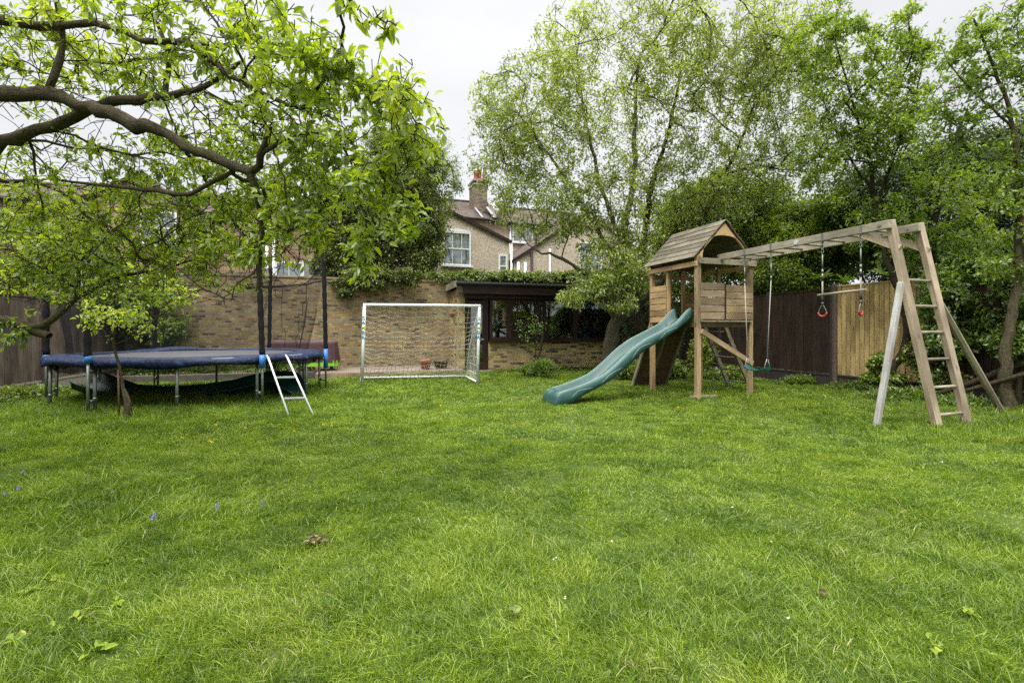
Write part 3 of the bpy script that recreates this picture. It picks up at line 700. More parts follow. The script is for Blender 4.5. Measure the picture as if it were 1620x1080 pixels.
# ---- deck, sleeper edged bed
t = thing('deck', 'low grey timber deck in front of the brick wall', 'deck', G(1, 14))
mb = MB(GM(0, 0))
b0 = 14.03
while b0 < 16.15:
    mb.box((.95, b0 + .06, .155), (4.1, .118, .025)); b0 += .126
mb.build('boards', M['deck'], t, bevel=.003)
mb = MB(GM(0, 0)); mb.box((.95, 13.99, .075), (4.12, .035, .16)); mb.build('fascia', M['deck_edge'], t, bevel=.004)
t = thing('raised_bed', 'low brick edged planting bed behind the trampoline', 'flower bed', G(-3.6, 14.3))
mb = MB(GM(0, 0), uv0=True); mb.box((-3.68, 14.4, .09), (5.1, .12, .2)); mb.build('edging', M['edging'], t, bevel=.01)
V, Fc, U = volume_leaves([(tuple(G(-5.4 + q * .75, 14.85 + .2 * (q % 2), .28)), (.55, .4, .26 + .12 * (q % 3))) for q in range(6)], 9000, .06, .03, clump=2)
bulk('foliage', V, Fc, U, M['leaf_shrub'], t)

# ---- fences
def panel_fence(name, label, base, direction, nrm, spans, boards, post_m='concrete', cap=False):
    """spans: (length, height, board material, gravel material)"""
    t = thing(name, label, 'fence', base); p = Vector(base); dr_ = Vector(direction); n = Vector(nrm)
    ang = math.atan2(dr_.y, dr_.x)
    for k, (L, H, bm_, gm_) in enumerate(spans):
        Mx = Matrix.Translation(p) @ Matrix.Rotation(ang, 4, 'Z')
        sgn = 1 if (Mx.to_3x3() @ Vector((0, 1, 0))).dot(n) > 0 else -1
        mb = MB(Mx); x = .06
        while x < L - .06:
            w_ = min(boards, L - .05 - x); zz = rng.uniform(-.006, .006)
            mb.box((x + w_ / 2, sgn * (.012 + (rng.random() * .012)), .3 + (H - .34) / 2 + zz), (w_ - rng.uniform(.006, .014), .016, H - .34), Matrix.Rotation(sgn * rng.uniform(.03, .1), 4, 'Z') @ Matrix.Rotation(rng.uniform(-.004, .004), 4, 'Y'))
            mb.box((x + boards, sgn * .0 , .3 + (H - .36) / 2), (.034, .008, H - .37)); x += boards
        mb.build('panel', M[bm_], t)
        mb = MB(Mx)
        for z in (.5, H / 2 + .1, H - .25): mb.box((L / 2, -sgn * .035, z), (L - .08, .04, .07))
        mb.box((L / 2, sgn * .01, H - .03), (L - .08, .06, .03))
        mb.build('rail', M[bm_], t)
        mb = MB(Mx); mb.box((L / 2, 0, .12), (L - .06, .05, .34)); mb.box((L / 2, sgn * .03, .275), (L - .07, .018, .04)); mb.build('gravel_board', M[gm_], t)
        mb = MB(Mx); mb.box((0, 0, H / 2), (.11, .11, H + .06)); mb.build('post', M[post_m], t, bevel=.008)
        p = p + dr_ * L
    mb = MB(Matrix.Translation(p) @ Matrix.Rotation(ang, 4, 'Z')); mb.box((0, 0, spans[-1][1] / 2), (.11, .11, spans[-1][1] + .06)); mb.build('post', M[post_m], t, bevel=.008)
    return t
s0 = 8.37
panel_fence('timber_fence', 'dark brown stained fence panels with concrete posts behind the play tower', G(10.84, s0 + .06), E2, -E1, [(1.86, 2.36, 'fence_brown', 'gravel_board')] * 5, .12, 'gravel_board')
panel_fence('timber_fence', 'fresh pale timber fence panel beside the dark fence, behind the ladder', G(10.84, s0), -E2, -E1, [(1.86, 2.42, 'fence_new', 'gravel_board')], .105)
panel_fence('timber_fence', 'low dark fence overgrown by bright shrubs at the right edge', G(10.84, s0 - 1.92), -E2, -E1, [(1.86, 2.2, 'fence_brown', 'gravel_board')] * 4, .12)
panel_fence('timber_fence', 'weathered grey brown upright board fence at the left edge', G(-6.34, 1.4), E2, E1, [(1.86, 2.05, 'fence_old', 'concrete_pale')] * 8, .13, 'fence_old')

# ---- garden room (brick shed)
SH = GM(0, 0)
t = thing('garden_room', 'low flat roofed brick garden room with dark brown glazed door and windows', 'garden room', G(6, 14.7)); shed = t
a0, a1, f0, bk = 3.0, 9.3, 14.7, 18.2
mb = MB(SH, uv0=True)
mb.box((a0 + .105, f0 + .11, 1.3), (.21, .22, 2.7))                       # pier beside the door
mb.box(((a0 + .98 + a1) / 2, f0 + .11, .45), (a1 - a0 - .98, .22, 1.02))  # low wall under the windows
mb.build('front_wall', M['stock_yellow'], t)
mb = MB(SH, uv0=True); mb.box((a0 - .001 + .11, f0 + 1.9, 1.3), (.22, 3.3, 2.7)); mb.build('side_wall', M['stock_yellow'], t)
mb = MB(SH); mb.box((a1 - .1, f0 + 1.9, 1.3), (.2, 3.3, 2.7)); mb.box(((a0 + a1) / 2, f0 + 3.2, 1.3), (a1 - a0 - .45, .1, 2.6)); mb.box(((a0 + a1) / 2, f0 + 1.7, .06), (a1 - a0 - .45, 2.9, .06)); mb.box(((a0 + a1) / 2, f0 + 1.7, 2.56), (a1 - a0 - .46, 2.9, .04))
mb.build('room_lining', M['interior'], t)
# roof with black edge and brown fascia
mb = MB(SH); mb.box(((a0 + a1) / 2 + .05, f0 + 1.63, 2.80), (a1 - a0 + .32, 3.94, .12)); mb.tube([(a0 - .14, f0 - .37, 2.79), (a1 + .3, f0 - .37, 2.79)], .05, 8); mb.build('roof', M['roof_felt'], t, bevel=.006)
mb = MB(SH); mb.box((a0 - .135, f0 + 1.63, 2.77), (.045, 4.0, .2)); mb.box((a0 + .02, f0 - .2, 2.62), (.22, .05, .2)); mb.build('verge_board', M['timber_grey'], t, bevel=.004)
mb = MB(SH); mb.box(((a0 + a1) / 2 + .16, f0 - .3, 2.61), (a1 - a0 + .14, .04, .26)); mb.box(((a0 + a1) / 2 + .05, f0 - .06, 2.46), (a1 - a0 - .25, .08, .2)); mb.box(((a0 + a1) / 2, f0 - .24, 2.735), (a1 - a0 + .1, .24, .02)); mb.build('fascia', M['brown_paint'], t, bevel=.004)
# door
dx0, dx1 = a0 + .23, a0 + .97
mb = MB(SH)
for x in (dx0 + .03, dx1 - .03): mb.box((x, f0 + .06, 1.18), (.08, .1, 2.38))
mb.box(((dx0 + dx1) / 2, f0 + .06, 2.35), (dx1 - dx0 - .14, .1, .06)); mb.build('door_frame', M['brown_paint'], t, bevel=.004)
mb = MB(SH)
for x in (dx0 + .125, dx1 - .125): mb.box((x, f0 + .05, 1.16), (.11, .05, 2.26))
for z, h in ((2.22, .14), (.95, .12), (.13, .2)): mb.box(((dx0 + dx1) / 2, f0 + .05, z), (dx1 - dx0 - .36, .05, h))
dr = mb.build('door', M['brown_paint'], t, bevel=.004)
for z0, z1 in ((1.01, 2.15), (.23, .89)):
    mb = MB(SH); mb.box(((dx0 + dx1) / 2, f0 + .05, (z0 + z1) / 2), (dx1 - dx0 - .36, .012, z1 - z0)); mb.build('pane', M['glass'], dr)
mb = MB(SH); mb.tube([(dx1 - .12, f0 + .02, 1.05), (dx1 - .12, f0 - .03, 1.05), (dx1 - .22, f0 - .03, 1.05)], .01, 8); mb.build('handle', M['alu'], dr)
mb = MB(SH, uv0=True); mb.box(((dx0 + dx1) / 2, f0 - .08, .03), (.95, .3, .08)); mb.build('door_step', M['concrete_pale'], t, bevel=.01)
# windows
wx = [dx1 + .06, dx1 + .78, dx1 + 1.95, dx1 + 3.1, a1 - .2]
mb = MB(SH); mb.box(((wx[0] + wx[-1]) / 2, f0 - .03, .99), (wx[-1] - wx[0] + .1, .2, .07)); mb.build('window_sill', M['brown_paint'], t, bevel=.006)
for k in range(4):
    x0, x1 = wx[k], wx[k + 1]; mb = MB(SH)
    fw = .09 if k == 0 else .06
    for x in (x0 + fw / 2, x1 - fw / 2 - .004): mb.box((x, f0 + .05, 1.7), (fw, .09, 1.34))
    for z in (1.06, 2.33): mb.box(((x0 + x1) / 2, f0 + .05, z), (x1 - x0 - 2 * fw, .09, fw))
    fr = mb.build('window', M['brown_paint'], t, bevel=.004)
    mb = MB(SH); mb.box(((x0 + x1) / 2, f0 + .05, 1.7), (x1 - x0 - 2 * fw + .01, .01, 1.24)); mb.build('pane', M['glass'], fr)
# things seen through the glass
mb = MB(SH)
for q in range(7): mb.tube([(wx[2] + .1 + q * .05, f0 + .35, 1.1), (wx[2] + .12 + q * .05 + .02 * math.sin(q * 3), f0 + .37, 1.75 - .05 * (q % 3))], .008, 5)
o = mb.build('bamboo_canes', M['concrete_pale']); tag(o, 'pale thin canes standing inside the garden room window', 'canes')
t2 = thing('window_box', 'orange trough of leafy plants on the garden room window ledge', 'planter', G(wx[1] + .55, f0 + .3, 1.02))
mb = MB(SH); mb.box((wx[1] + .5, f0 + .3, 1.07), (.6, .16, .1)); mb.build('trough', M['orange_box'], t2, bevel=.01)
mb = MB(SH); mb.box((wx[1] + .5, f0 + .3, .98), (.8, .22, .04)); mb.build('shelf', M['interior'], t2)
V, Fc, U = volume_leaves([(tuple(G(wx[1] + .5, f0 + .32, 1.28)), (.3, .1, .18))], 500, .06, .03, clump=3, thr=.2); bulk('plants', V, Fc, U, M['leaf_lime'], t2)
t2 = thing('watering_can', 'blue watering can on the ledge behind the right window panes', 'watering can', G(wx[3] + .5, f0 + .35, 1.02))
mb = MB(SH); mb.lathe((wx[3] + .5, f0 + .35, 1.02), [(.001, 0), (.12, 0), (.12, .2), (.08, .24), (.07, .24)], 16); mb.build('body', M['blue_toy'], t2)
mb = MB(SH); mb.tube([(wx[3] + .6, f0 + .35, 1.06), (wx[3] + .8, f0 + .35, 1.28)], .018, 8); mb.build('spout', M['blue_toy'], t2)
mb = MB(SH); mb.tube([(wx[3] + .4, f0 + .35, 1.2), (wx[3] + .33, f0 + .35, 1.2), (wx[3] + .33, f0 + .35, 1.08), (wx[3] + .4, f0 + .35, 1.06)], .012, 8); mb.build('handle', M['blue_toy'], t2)
# pots
def pot(name, label, a, b, z, r, h, mat, group=None):
    t = thing(name, label, 'flower pot', G(a, b, z), group)
    mb = MB(GM(a, b, z)); mb.lathe((0, 0, 0), [(.001, .002), (r * .68, .002), (r * .92, h * .78), (r, h * .78), (r, h), (r * .86, h), (r * .84, h * .86), (.001, h * .86)], 24); mb.build('pot', mat, t)
    return t
pot('flower_pot', 'orange terracotta pot on the deck beside the garden room', 1.93, 14.35, .168, .17, .3, M['terracotta'])
pot('flower_pot', 'wide brown pot on the deck in the corner by the pier', 2.42, 14.5, .168, .24, .27, M['brown_pot'])
t = pot('wall_pot', 'small terracotta pot hung on the yellow garden room side wall', 2.89, 15.2, 1.75, .085, .14, M['terracotta'])
mb = MB(GM(2.89, 15.2, 1.75)); mb.tube([(0, 0, .11), (.11, 0, .13)], .008, 6); mb.build('bracket', M['black_rubber'], t)

# ---- covered table on the deck
t = thing('covered_table', 'long garden table under a maroon cover with a lime green hem on the deck', 'table', G(-1.45, 15.1, .168))
TM = GM(-1.45, 15.1, .168); prof = []
nu, nv = 13, 64
pts = []
for a in range(nu):
    f = a / (nu - 1)
    for k in range(nv):
        an = 2 * math.pi * k / nv; cx = math.copysign(abs(math.cos(an)) ** .28, math.cos(an)); cyv = math.copysign(abs(math.sin(an)) ** .28, math.sin(an))
        if f < .3: q = f / .3; rr = q; z = .88 + .015 * math.sin(k * .9) * q
        else: q = (f - .3) / .7; rr = 1 + .03 * q + .045 * q * math.sin(k * 1.7) + .03 * q * math.sin(k * .7 + 1); z = .88 - .62 * q
        pts.append((cx * .86 * rr, cyv * .4 * rr, z))
MB(TM).grid(pts, nu, nv, closed=True).build('cover', M['maroon'], t)
pts = []
for a in range(4):
    for k in range(nv):
        an = 2 * math.pi * k / nv; cx = math.copysign(abs(math.cos(an)) ** .28, math.cos(an)); cyv = math.copysign(abs(math.sin(an)) ** .28, math.sin(an)); q = .95
        rr = 1 + .02 + .05 * math.sin(k * 1.3) + .01 * a; pts.append((cx * .85 * rr, cyv * .39 * rr, .3 - a * .055))
MB(TM).grid(pts, 4, nv, closed=True).build('hem', M['lime'], t)
for x in (-.7, .7):
    for y in (-.3, .3): mb = MB(TM); mb.box((x, y, .2), (.06, .06, .4)); mb.build('leg', M['black_rubber'], t)
# ---- hose reel / coiled hose
mb = MB(GM(-1.75, 13.6, 0))
pts = []
for k in range(140):
    an = k * .21; rr = .36 + .015 * math.sin(k * .37) - k * .0008
    pts.append((rr * math.cos(an), -.1 + .002 * k * .5 + .02 * math.sin(an * 2.3), .37 + rr * math.sin(an)))
mb.tube(pts, .016, 6)
o = mb.build('garden_hose', M['hose']); tag(o, 'coiled dark garden hose standing behind the trampoline ladder', 'hose')

# ================================================================== HOUSES
HQ = Vector((-2.5, 21, 0)); HT = R(20); HM = Matrix.Translation(HQ) @ Matrix.Rotation(HT, 4, 'Z')
def win(parent, x, y, z0, w_, h_, cols, rows, arch=False, name='window', sill=True):
    """sash window on the wall face y (outside is -y) of the house frame"""
    mb = MB(HM); fw = .07
    for sx in (-1, 1): mb.box((x + sx * (w_ / 2 - fw / 2), y - .02, z0 + h_ / 2), (fw, .1, h_))
    mb.box((x, y - .02, z0 + fw / 2), (w_ - 2 * fw, .1, fw)); mb.box((x, y - .02, z0 + h_ - fw / 2), (w_ - 2 * fw, .1, fw))
    if arch:
        n = 10; pts = []
        for k in range(n + 1):
            q = k / n * 2 - 1; pts.append((x + q * w_ / 2, z0 + h_ + .13 * (1 - q * q)))
        for k in range(n):
            (xa, za), (xb, zb) = pts[k], pts[k + 1]
            mb.poly([(xa, y - .07, z0 + h_ - .02), (xb, y - .07, z0 + h_ - .02), (xb, y - .07, zb), (xa, y - .07, za)]); mb.poly([(xa, y - .07, za), (xb, y - .07, zb), (xb, y, zb), (xa, y, za)])
    mb.box((x, y - .03, z0 + h_ * .5), (w_ - 2 * fw, .06, .05))
    for k in range(1, cols): mb.box((x - w_ / 2 + k * w_ / cols, y - .018, z0 + h_ / 2), (.025, .04, h_ - 2 * fw))
    for k in range(1, rows):
        if rows == 2: break
        mb.box((x, y - .016, z0 + h_ * k / rows), (w_ - 2 * fw, .03, .025))
    f = mb.build(name, M['white_paint'], parent)
    mb = MB(HM); mb.box((x, y - .008, z0 + h_ / 2), (w_ - 2 * fw + .01, .02, h_ - 2 * fw + .01)); mb.build('pane', M['house_glass'], f)
    if sill: mb = MB(HM); mb.box((x, y - .07, z0 - .035), (w_ + .16, .18, .07)); mb.build('sill', M['white_paint'], f)
    return f
def gable(parent, x0, x1, xa, y0, y1, ze0, ze1, za, wall, roof, ridge_y1=None):
    """wing whose gable faces the garden: eaves at x0, x1, apex xa"""
    mb = MB(HM, uv0=True)
    def wp(pts): mb.poly(pts, [((p[0] if abs(pts[0][1] - pts[1][1]) < 1e-6 else p[1]), p[2]) for p in pts])
    wp([(x0, y0, 0), (x1, y0, 0), (x1, y0, ze1), (xa, y0, za), (x0, y0, ze0)])
    wp([(x1, y0, 0), (x1, y1, 0), (x1, y1, ze1), (x1, y0, ze1)]); wp([(x0, y1, 0), (x0, y0, 0), (x0, y0, ze0), (x0, y1, ze0)])
    mb.build('wing_wall', M[wall], parent)
    for (xe, ze) in ((x0, ze0), (x1, ze1)):
        s = 1 if xe > xa else -1; ov = .12; dx = xe - xa; dz = ze - za; k = 1 + ov / abs(dx)
        mb = MB(HM, uv0=True); L = math.hypot(dx, dz) * k
        a = [(xa, y0 - .1, za + .1), (xa + dx * k, y0 - .1, za + dz * k + .1), (xa + dx * k, y1, za + dz * k + .1), (xa, y1, za + .1)]
        mb.poly(a, [(0, L), (0, 0), (y1 - y0, 0), (y1 - y0, L)])
        b = [(p[0], p[1], p[2] - .09) for p in a]; mb.poly(b[::-1], [(0, 0)] * 4)
        o = mb.build('wing_roof', M[roof], parent)
        mb = MB(HM); mb.bar((xa, y0 - .11, za + .02), (xa + dx * k, y0 - .11, za + dz * k + .02), .03, .10, (0, 0, 1)); mb.build('barge_board', M['brown_paint'], parent)
def mainbody(parent, x0, x1, y0, ze, zr, depth, wall, roof):
    mb = MB(HM, uv0=True); mb.poly([(x0, y0, 0), (x1, y0, 0), (x1, y0, ze), (x0, y0, ze)], [(x0, 0), (x1, 0), (x1, ze), (x0, ze)])
    for x in (x0, x1):
        p = [(x, y0, 0), (x, y0 + 2 * depth, 0), (x, y0 + 2 * depth, ze), (x, y0 + depth, zr), (x, y0, ze)]; mb.poly(p, [(q[1], q[2]) for q in p])
    mb.build('wall', M[wall], parent)
    mb = MB(HM, uv0=True); L = math.hypot(depth, zr - ze)
    mb.poly([(x0, y0 - .25, ze - .02), (x1, y0 - .25, ze - .02), (x1, y0 + depth, zr), (x0, y0 + depth, zr)], [(x0, 0), (x1, 0), (x1, L), (x0, L)])
    mb.poly([(x1, y0 + 2 * depth, ze), (x0, y0 + 2 * depth, ze), (x0, y0 + depth, zr), (x1, y0 + depth, zr)], [(x1, 0), (x0, 0), (x0, L), (x1, L)])
    rf = mb.build('roof', M[roof], parent)
    mb = MB(HM); mb.tube([(x0, y0 + depth, zr + .02), (x1, y0 + depth, zr + .02)], .1, 8); mb.build('ridge', M[roof], rf)
    mb = MB(HM); mb.tube([(x0, y0 - .3, ze - .05), (x1, y0 - .3, ze - .05)], .07, 8); mb.build('gutter', M['black_rubber'], parent)
    return rf
# pebbledash house in the middle
h = thing('terraced_house', 'pebbledash terraced house with arched white sash window and tall chimney', 'house', HQ)
gable(h, -4.6, 2.5, -1.3, 0, 5, 5.5, 5.42, 6.95, 'pebble', 'roof_tile')
rf = mainbody(h, -5.4, 3.05, 5, 7.55, 9.45, 3.6, 'pebble', 'roof_tile')
win(h, .06, 0, 4.2, 1.26, 1.5, 3, 2, arch=True)
win(h, 2.2, 0, 3.75, .42, 1.05, 1, 2, sill=False)
# chimney at the party line, with parapet and lead
CX, CY = 3.02, 6.6
mb = MB(HM, uv0=True); mb.box((CX, CY + .35, 8.95), (.8, 1.15, 2.3)); ch = mb.build('chimney', M['chimney_brick'], rf)
mb = MB(HM); mb.box((CX, CY + .35, 9.95), (.9, 1.25, .08)); mb.box((CX, CY + .35, 10.18), (.98, 1.33, .12)); mb.build('chimney_cap', M['render'], rf, bevel=.01)
for dx, dy, mt, hh in ((-.3, -.2, 'chimney_pot', .5), (-.05, -.1, 'chimney_pot', .62), (.22, -.3, 'cream_pot', .72)):
    mb = MB(HM); mb.lathe((CX + dx, CY + dy, 10.22), [(.13, 0), (.11, hh * .9), (.135, hh * .92), (.135, hh), (.09, hh), (.08, .05)], 12); mb.build('chimney_pot', M[mt], rf)
mb = MB(HM); mb.bar((CX + .62, CY + .3, 8.95), (CX + .62, 4.8, 7.85), .34, .42, (0, 0, 1)); mb.build('party_parapet', M['render'], rf, bevel=.02)
mb = MB(HM); mb.bar((CX + .36, CY - .3, 8.62), (CX + .36, 4.75, 7.66), .16, .06, (0, 0, 1)); mb.bar((CX - .38, CY - .35, 8.5), (CX - .38, 4.75, 7.62), .1, .05, (0, 0, 1)); mb.build('lead_flashing', M['lead'], rf)
mb = MB(HM); mb.tube([(2.62, -.03, 1), (2.62, -.03, 5.4)], .055, 8); mb.build('downpipe', M['white_paint'], h)
# second pebbledash house to its right
h = thing('terraced_house', 'pebbledash house with a sloping verge board, partly behind the big tree', 'house', HM @ Vector((6, 0, 0)))
gable(h, 2.75, 10.4, 6.6, .02, 5, 4.55, 4.9, 7.1, 'pebble', 'roof_tile')
mainbody(h, 3.06, 12.5, 5.02, 7.5, 9.3, 3.6, 'pebble', 'roof_tile')
win(h, 6.75, .02, 4.1, 1.25, 1.55, 2, 2); win(h, 3.15, .02, 2.6, .9, 1.5, 2, 2)
win(h, 5.12, 5.02, 6.4, 1.25, 1.1, 2, 2); win(h, 7.1, 5.02, 6.8, .6, .6, 1, 2)
mb = MB(HM); mb.tube([(4.36, 4.95, 3), (4.36, 4.95, 7.5)], .06, 8); mb.build('downpipe', M['white_paint'], h)
for x in (2.95, 3.3): mb = MB(HM); mb.tube([(x, -.05, 1), (x, -.05, 4.5)], .07, 8); mb.build('downpipe', M['white_paint'], h)
mb = MB(HM); mb.tube([(4.55, -.05, 1), (4.55, -.05, 5.2)], .05, 8); mb.build('downpipe', M['white_paint'], h)
mb = MB(HM); mb.tube([(3.62, -.06, 1), (3.62, -.06, 5.0)], .06, 8); mb.build('waste_pipe', M['brown_paint'], h)
# brick houses to the left
h = thing('terraced_house', 'yellow brick house with white windows behind the trampoline net', 'house', HM @ Vector((-7.5, 0, 0)))
gable(h, -9.6, -5.5, -8.2, .5, 5, 5.7, 5.2, 6.6, 'house_brick', 'roof_tile')
mainbody(h, -10.2, -5.4, 5.04, 6.75, 8.5, 3.6, 'house_brick', 'roof_tile')
win(h, -6.75, .5, 2.85, 1.0, 1.25, 2, 2); win(h, -5.95, .5, 2.85, .6, 1.35, 1, 2); 
mb = MB(HM); mb.tube([(-7.55, .44, 1), (-7.55, .44, 5.6)], .07, 8); mb.tube([(-7.3, .44, 1), (-7.3, .44, 5.0)], .05, 8); mb.build('downpipe', M['white_paint'], h)
h = thing('terraced_house', 'yellow brick gabled house at the far left behind the fruit tree', 'house', HM @ Vector((-13, 0, 0)))
gable(h, -15.0, -9.9, -11.4, -.3, 5, 4.6, 5.4, 6.9, 'house_brick', 'roof_tile')
mainbody(h, -20, -10.2, 5.08, 6.8, 8.4, 3.6, 'house_brick', 'roof_tile')
win(h, -10.9, -.3, 4.4, 1.1, 1.2, 2, 2); win(h, -13.6, -.3, 2.9, 1.1, 1.4, 2, 2)
# ================================================================== FOOTBALL GOAL
GL, GR = Vector((-3.56, 11.25, 0)), Vector((-.86, 11.78, 0)); BL, BR = Vector((-3.98, 12.5, 0)), Vector((-1.29, 13.0, 0)); GH = 1.98; zt = GH - .03
t = thing('football_goal', 'white plastic football goal with sagging net on the lawn', 'goal', (GL + GR) / 2)
up = lambda v, z: Vector((v.x, v.y, z))
lean = Vector((.05, 0, 0))
for p, s in ((GL, .06), (GR, .05)):
    mb = MB(); mb.tube([up(p, 0), up(p, zt) + Vector((s, 0, 0))], .036, 12); mb.build('post', M['upvc'], t)
mb = MB(); mb.tube([up(GL, zt) + Vector((.03, 0, 0)), up(GR, zt) + Vector((.08, 0, 0))], .036, 12); mb.build('crossbar', M['upvc'], t)
mb = MB(); mb.tube([up(GL, .06), up(BL, .09)], .026, 10); mb.build('ground_bar', M['upvc'], t)
mb = MB(); mb.tube([up(GR, .06), up(BR, .09)], .026, 10); mb.build('ground_bar', M['upvc'], t)
mb = MB(); mb.tube([up(BL, .09), up(BR, .09)], .026, 10); mb.build('back_bar', M['upvc'], t)
def brace(top, bot): 
    mid = top.lerp(bot, .52) + Vector((-.05, .12, .02)); return [top, top.lerp(mid, .5), mid, bot]
for a_, b_ in ((GL, BL), (GR, BR)):
    mb = MB(); mb.tube(brace(up(a_, zt - .06) + Vector((.05, 0, 0)), up(b_, .05)), .022, 10); mb.build('brace', M['upvc'], t)
# net
mb = MB(); NU, NV = 26, 17
def npt(u, v):      # u across, v from crossbar (0) to back bar (1)
    top = up(GL, zt - .03).lerp(up(GR, zt - .03), u); bot = up(BL, .06).lerp(up(BR, .06), u)
    p = top.lerp(bot, v); sag = .16 * math.sin(math.pi * v) * (.6 + .4 * math.sin(math.pi * u))
    p.z -= sag * .5; p += Vector((0, .22 * math.sin(math.pi * v) ** 1.3, 0)); p.z += .02 * math.sin(u * 37 + v * 11)
    p.z -= .05 * abs(math.sin(u * math.pi * 6)) * math.sin(math.pi * v)
    return p
for a in range(NU + 1): mb.tube([npt(a / NU, b / NV) for b in range(NV + 1)], .0058, 3, caps=False)
for b in range(1, NV): mb.tube([npt(a / NU, b / NV + .008 * math.sin(a * 1.9 + b)) for a in range(NU + 1)], .0058, 3, caps=False)
for side in (0, 1):
    for k in range(1, 9):
        f = k / 9; a_, b_ = (GL, BL) if side == 0 else (GR, BR)
        mb.tube([up(a_, zt * (1 - f) + .03) , npt(side, f * .96 + .02)], .0058, 3, caps=False)
        mb.tube([npt(side, f * .98), up(a_.lerp(b_, f * .98), .05)], .0058, 3, caps=False)
mb.build('net', M['net_white'], t)
# upright lettering on the posts
def text(parent, s, mat, Mx, size, ext=.002, name='lettering'):
    c = bpy.data.curves.new(name, 'FONT'); c.body = s; c.size = size; c.extrude = ext; c.align_x = 'CENTER'; c.align_y = 'CENTER'; c.resolution_u = 3; c.offset = .003
    o = bpy.data.objects.new(name, c); COL.objects.link(o)
    dg = bpy.context.evaluated_depsgraph_get(); me = bpy.data.meshes.new_from_object(o.evaluated_get(dg)); bpy.data.objects.remove(o)
    me.materials.clear(); me.materials.append(mat)
    q = bpy.data.objects.new(name, me); COL.objects.link(q); q.parent = parent; q.matrix_local = Matrix.Translation(-world_origin(parent)) @ Mx; return q
for p, s in ((GL, .06), (GR, .05)):
    for k, chs in enumerate('SAMBA'):
        z = 1.63 - k * .115; q = Vector((p.x + s * z / zt, p.y - .039, z))
        text(t, chs, M['yellow' if k == 2 else 'teal'], Matrix.Translation(q) @ Matrix.Rotation(R(90), 4, 'X'), .125)

# ================================================================== TRAMPOLINE
TC = Vector((-6.3, 9.6, 0)); TR = 2.22
t = thing('trampoline', 'large round trampoline with blue pad and black foam poles', 'trampoline', TC)
TMx = Matrix.Translation(TC)
def tp(deg, r, z): return Vector((r * math.cos(R(deg)), r * math.sin(R(deg)), z))
poles = [-95, -35, 25, 85, 145, 205]
mb = MB(TMx); mb.tube([tp(k * 5, TR, .86) for k in range(73)], .025, 8, caps=False); mb.build('frame_ring', M['galv'], t)
for k in range(12):
    deg = -95 + 30 * k
    mb = MB(TMx); mb.tube([tp(deg, TR, .86), tp(deg, TR + .01, -.03)], .024, 10); mb.tube([tp(deg, TR, .3), tp(deg, TR + .006, .27)], .03, 10); mb.build('leg', M['galv'], t)
mb = MB(TMx)
prof = []
for rr, z in ((0, .865), (.5, .862), (1.0, .866), (1.5, .872), (1.85, .878)):
    for k in range(72): prof.append(tp(k * 5, max(rr, .001), z))
mb.grid(prof, 5, 72, closed=True).build('jump_mat', M['mat_black'], t)
# pad with lumps and a drooping outer hem
pts = []; rings = [(1.74, .882), (1.80, .893), (1.98, .90), (2.16, .897), (2.27, .875), (2.31, .825), (2.30, .765)]
for a, (rr, z) in enumerate(rings):
    for k in range(180):
        an = k * 2; nz = float(vnoise(np.array([math.cos(R(an)) * 4.2 + a * .3]), np.array([math.sin(R(an)) * 4.2]), np.array([a * .5]), 77)[0]) - .5
        hem = (.022 * math.sin(an * .21) + .02 * nz) if a >= 5 else 0
        bulge = .055 * max(0, math.sin(R(an * 3 + 40))) ** 3 if a in (1, 2, 3) else 0
        pts.append(tp(an, rr + nz * .05, z + nz * (.03 if a < 5 else .05) + hem * .6 + bulge * (1 if 30 < an < 170 else .35)))
mb = MB(TMx); mb.grid(pts, len(rings), 180, closed=True).build('pad', M['pad'], t, solid=.012)
# black skirt sagging below the frame
pts = []
for a in range(4):
    for k in range(120):
        an = k * 3; s = .5 + .5 * math.sin(an * .13) * math.sin(an * .31 + 1)
        pts.append(tp(an, 2.26 - a * .05 + .02 * s, .82 - a * (.045 + .02 * s)))
mb = MB(TMx); mb.grid(pts, 4, 120, closed=True).build('skirt', M['skirt_net'], t)
mb = MB(TMx)
for k in range(0, 360, 8): mb.tube([tp(k, 1.85, .875), tp(k, 2.2, .862)], .006, 4)
mb.build('springs', M['galv'], t)
PT = 2.95
tops = {}
for deg in poles:
    dx = Vector((-.06, 0, 0)) if deg in (-35, 25) else Vector((0, 0, 0)); top = tp(deg, TR + .15, PT) + dx; tops[deg] = top
    mb = MB(TMx); mb.tube([tp(deg + .6, TR + .14, .02), tp(deg + .6, TR + .14, .95)], .021, 10)
    for z in (.25, .72): mb.tube([tp(deg + .3, TR + .03, z), tp(deg + .3, TR + .12, z)], .03, 8)
    pl = mb.build('net_pole', M['galv'], t)
    m_ = 26; pp = [tp(deg + .6, TR + .14, .90).lerp(top, k / m_) for k in range(m_ + 1)]
    mb = MB(TMx); mb.tube(pp, [.047 + .006 * math.sin(k * 2.1) for k in range(m_ + 1)], 12); mb.build('foam_sleeve', M['black_foam'], pl)
    mb = MB(TMx); zb, zt_ = {-35: (.70, .92), 25: (.50, .93), -95: (.85, .97)}.get(deg, (.85, .9)); mb.tube([tp(deg + .6, TR + .14, zb), tp(deg + .6, TR + .14, zt_)], .05, 12); mb.build('blue_sleeve', M['blue_plastic'], pl)
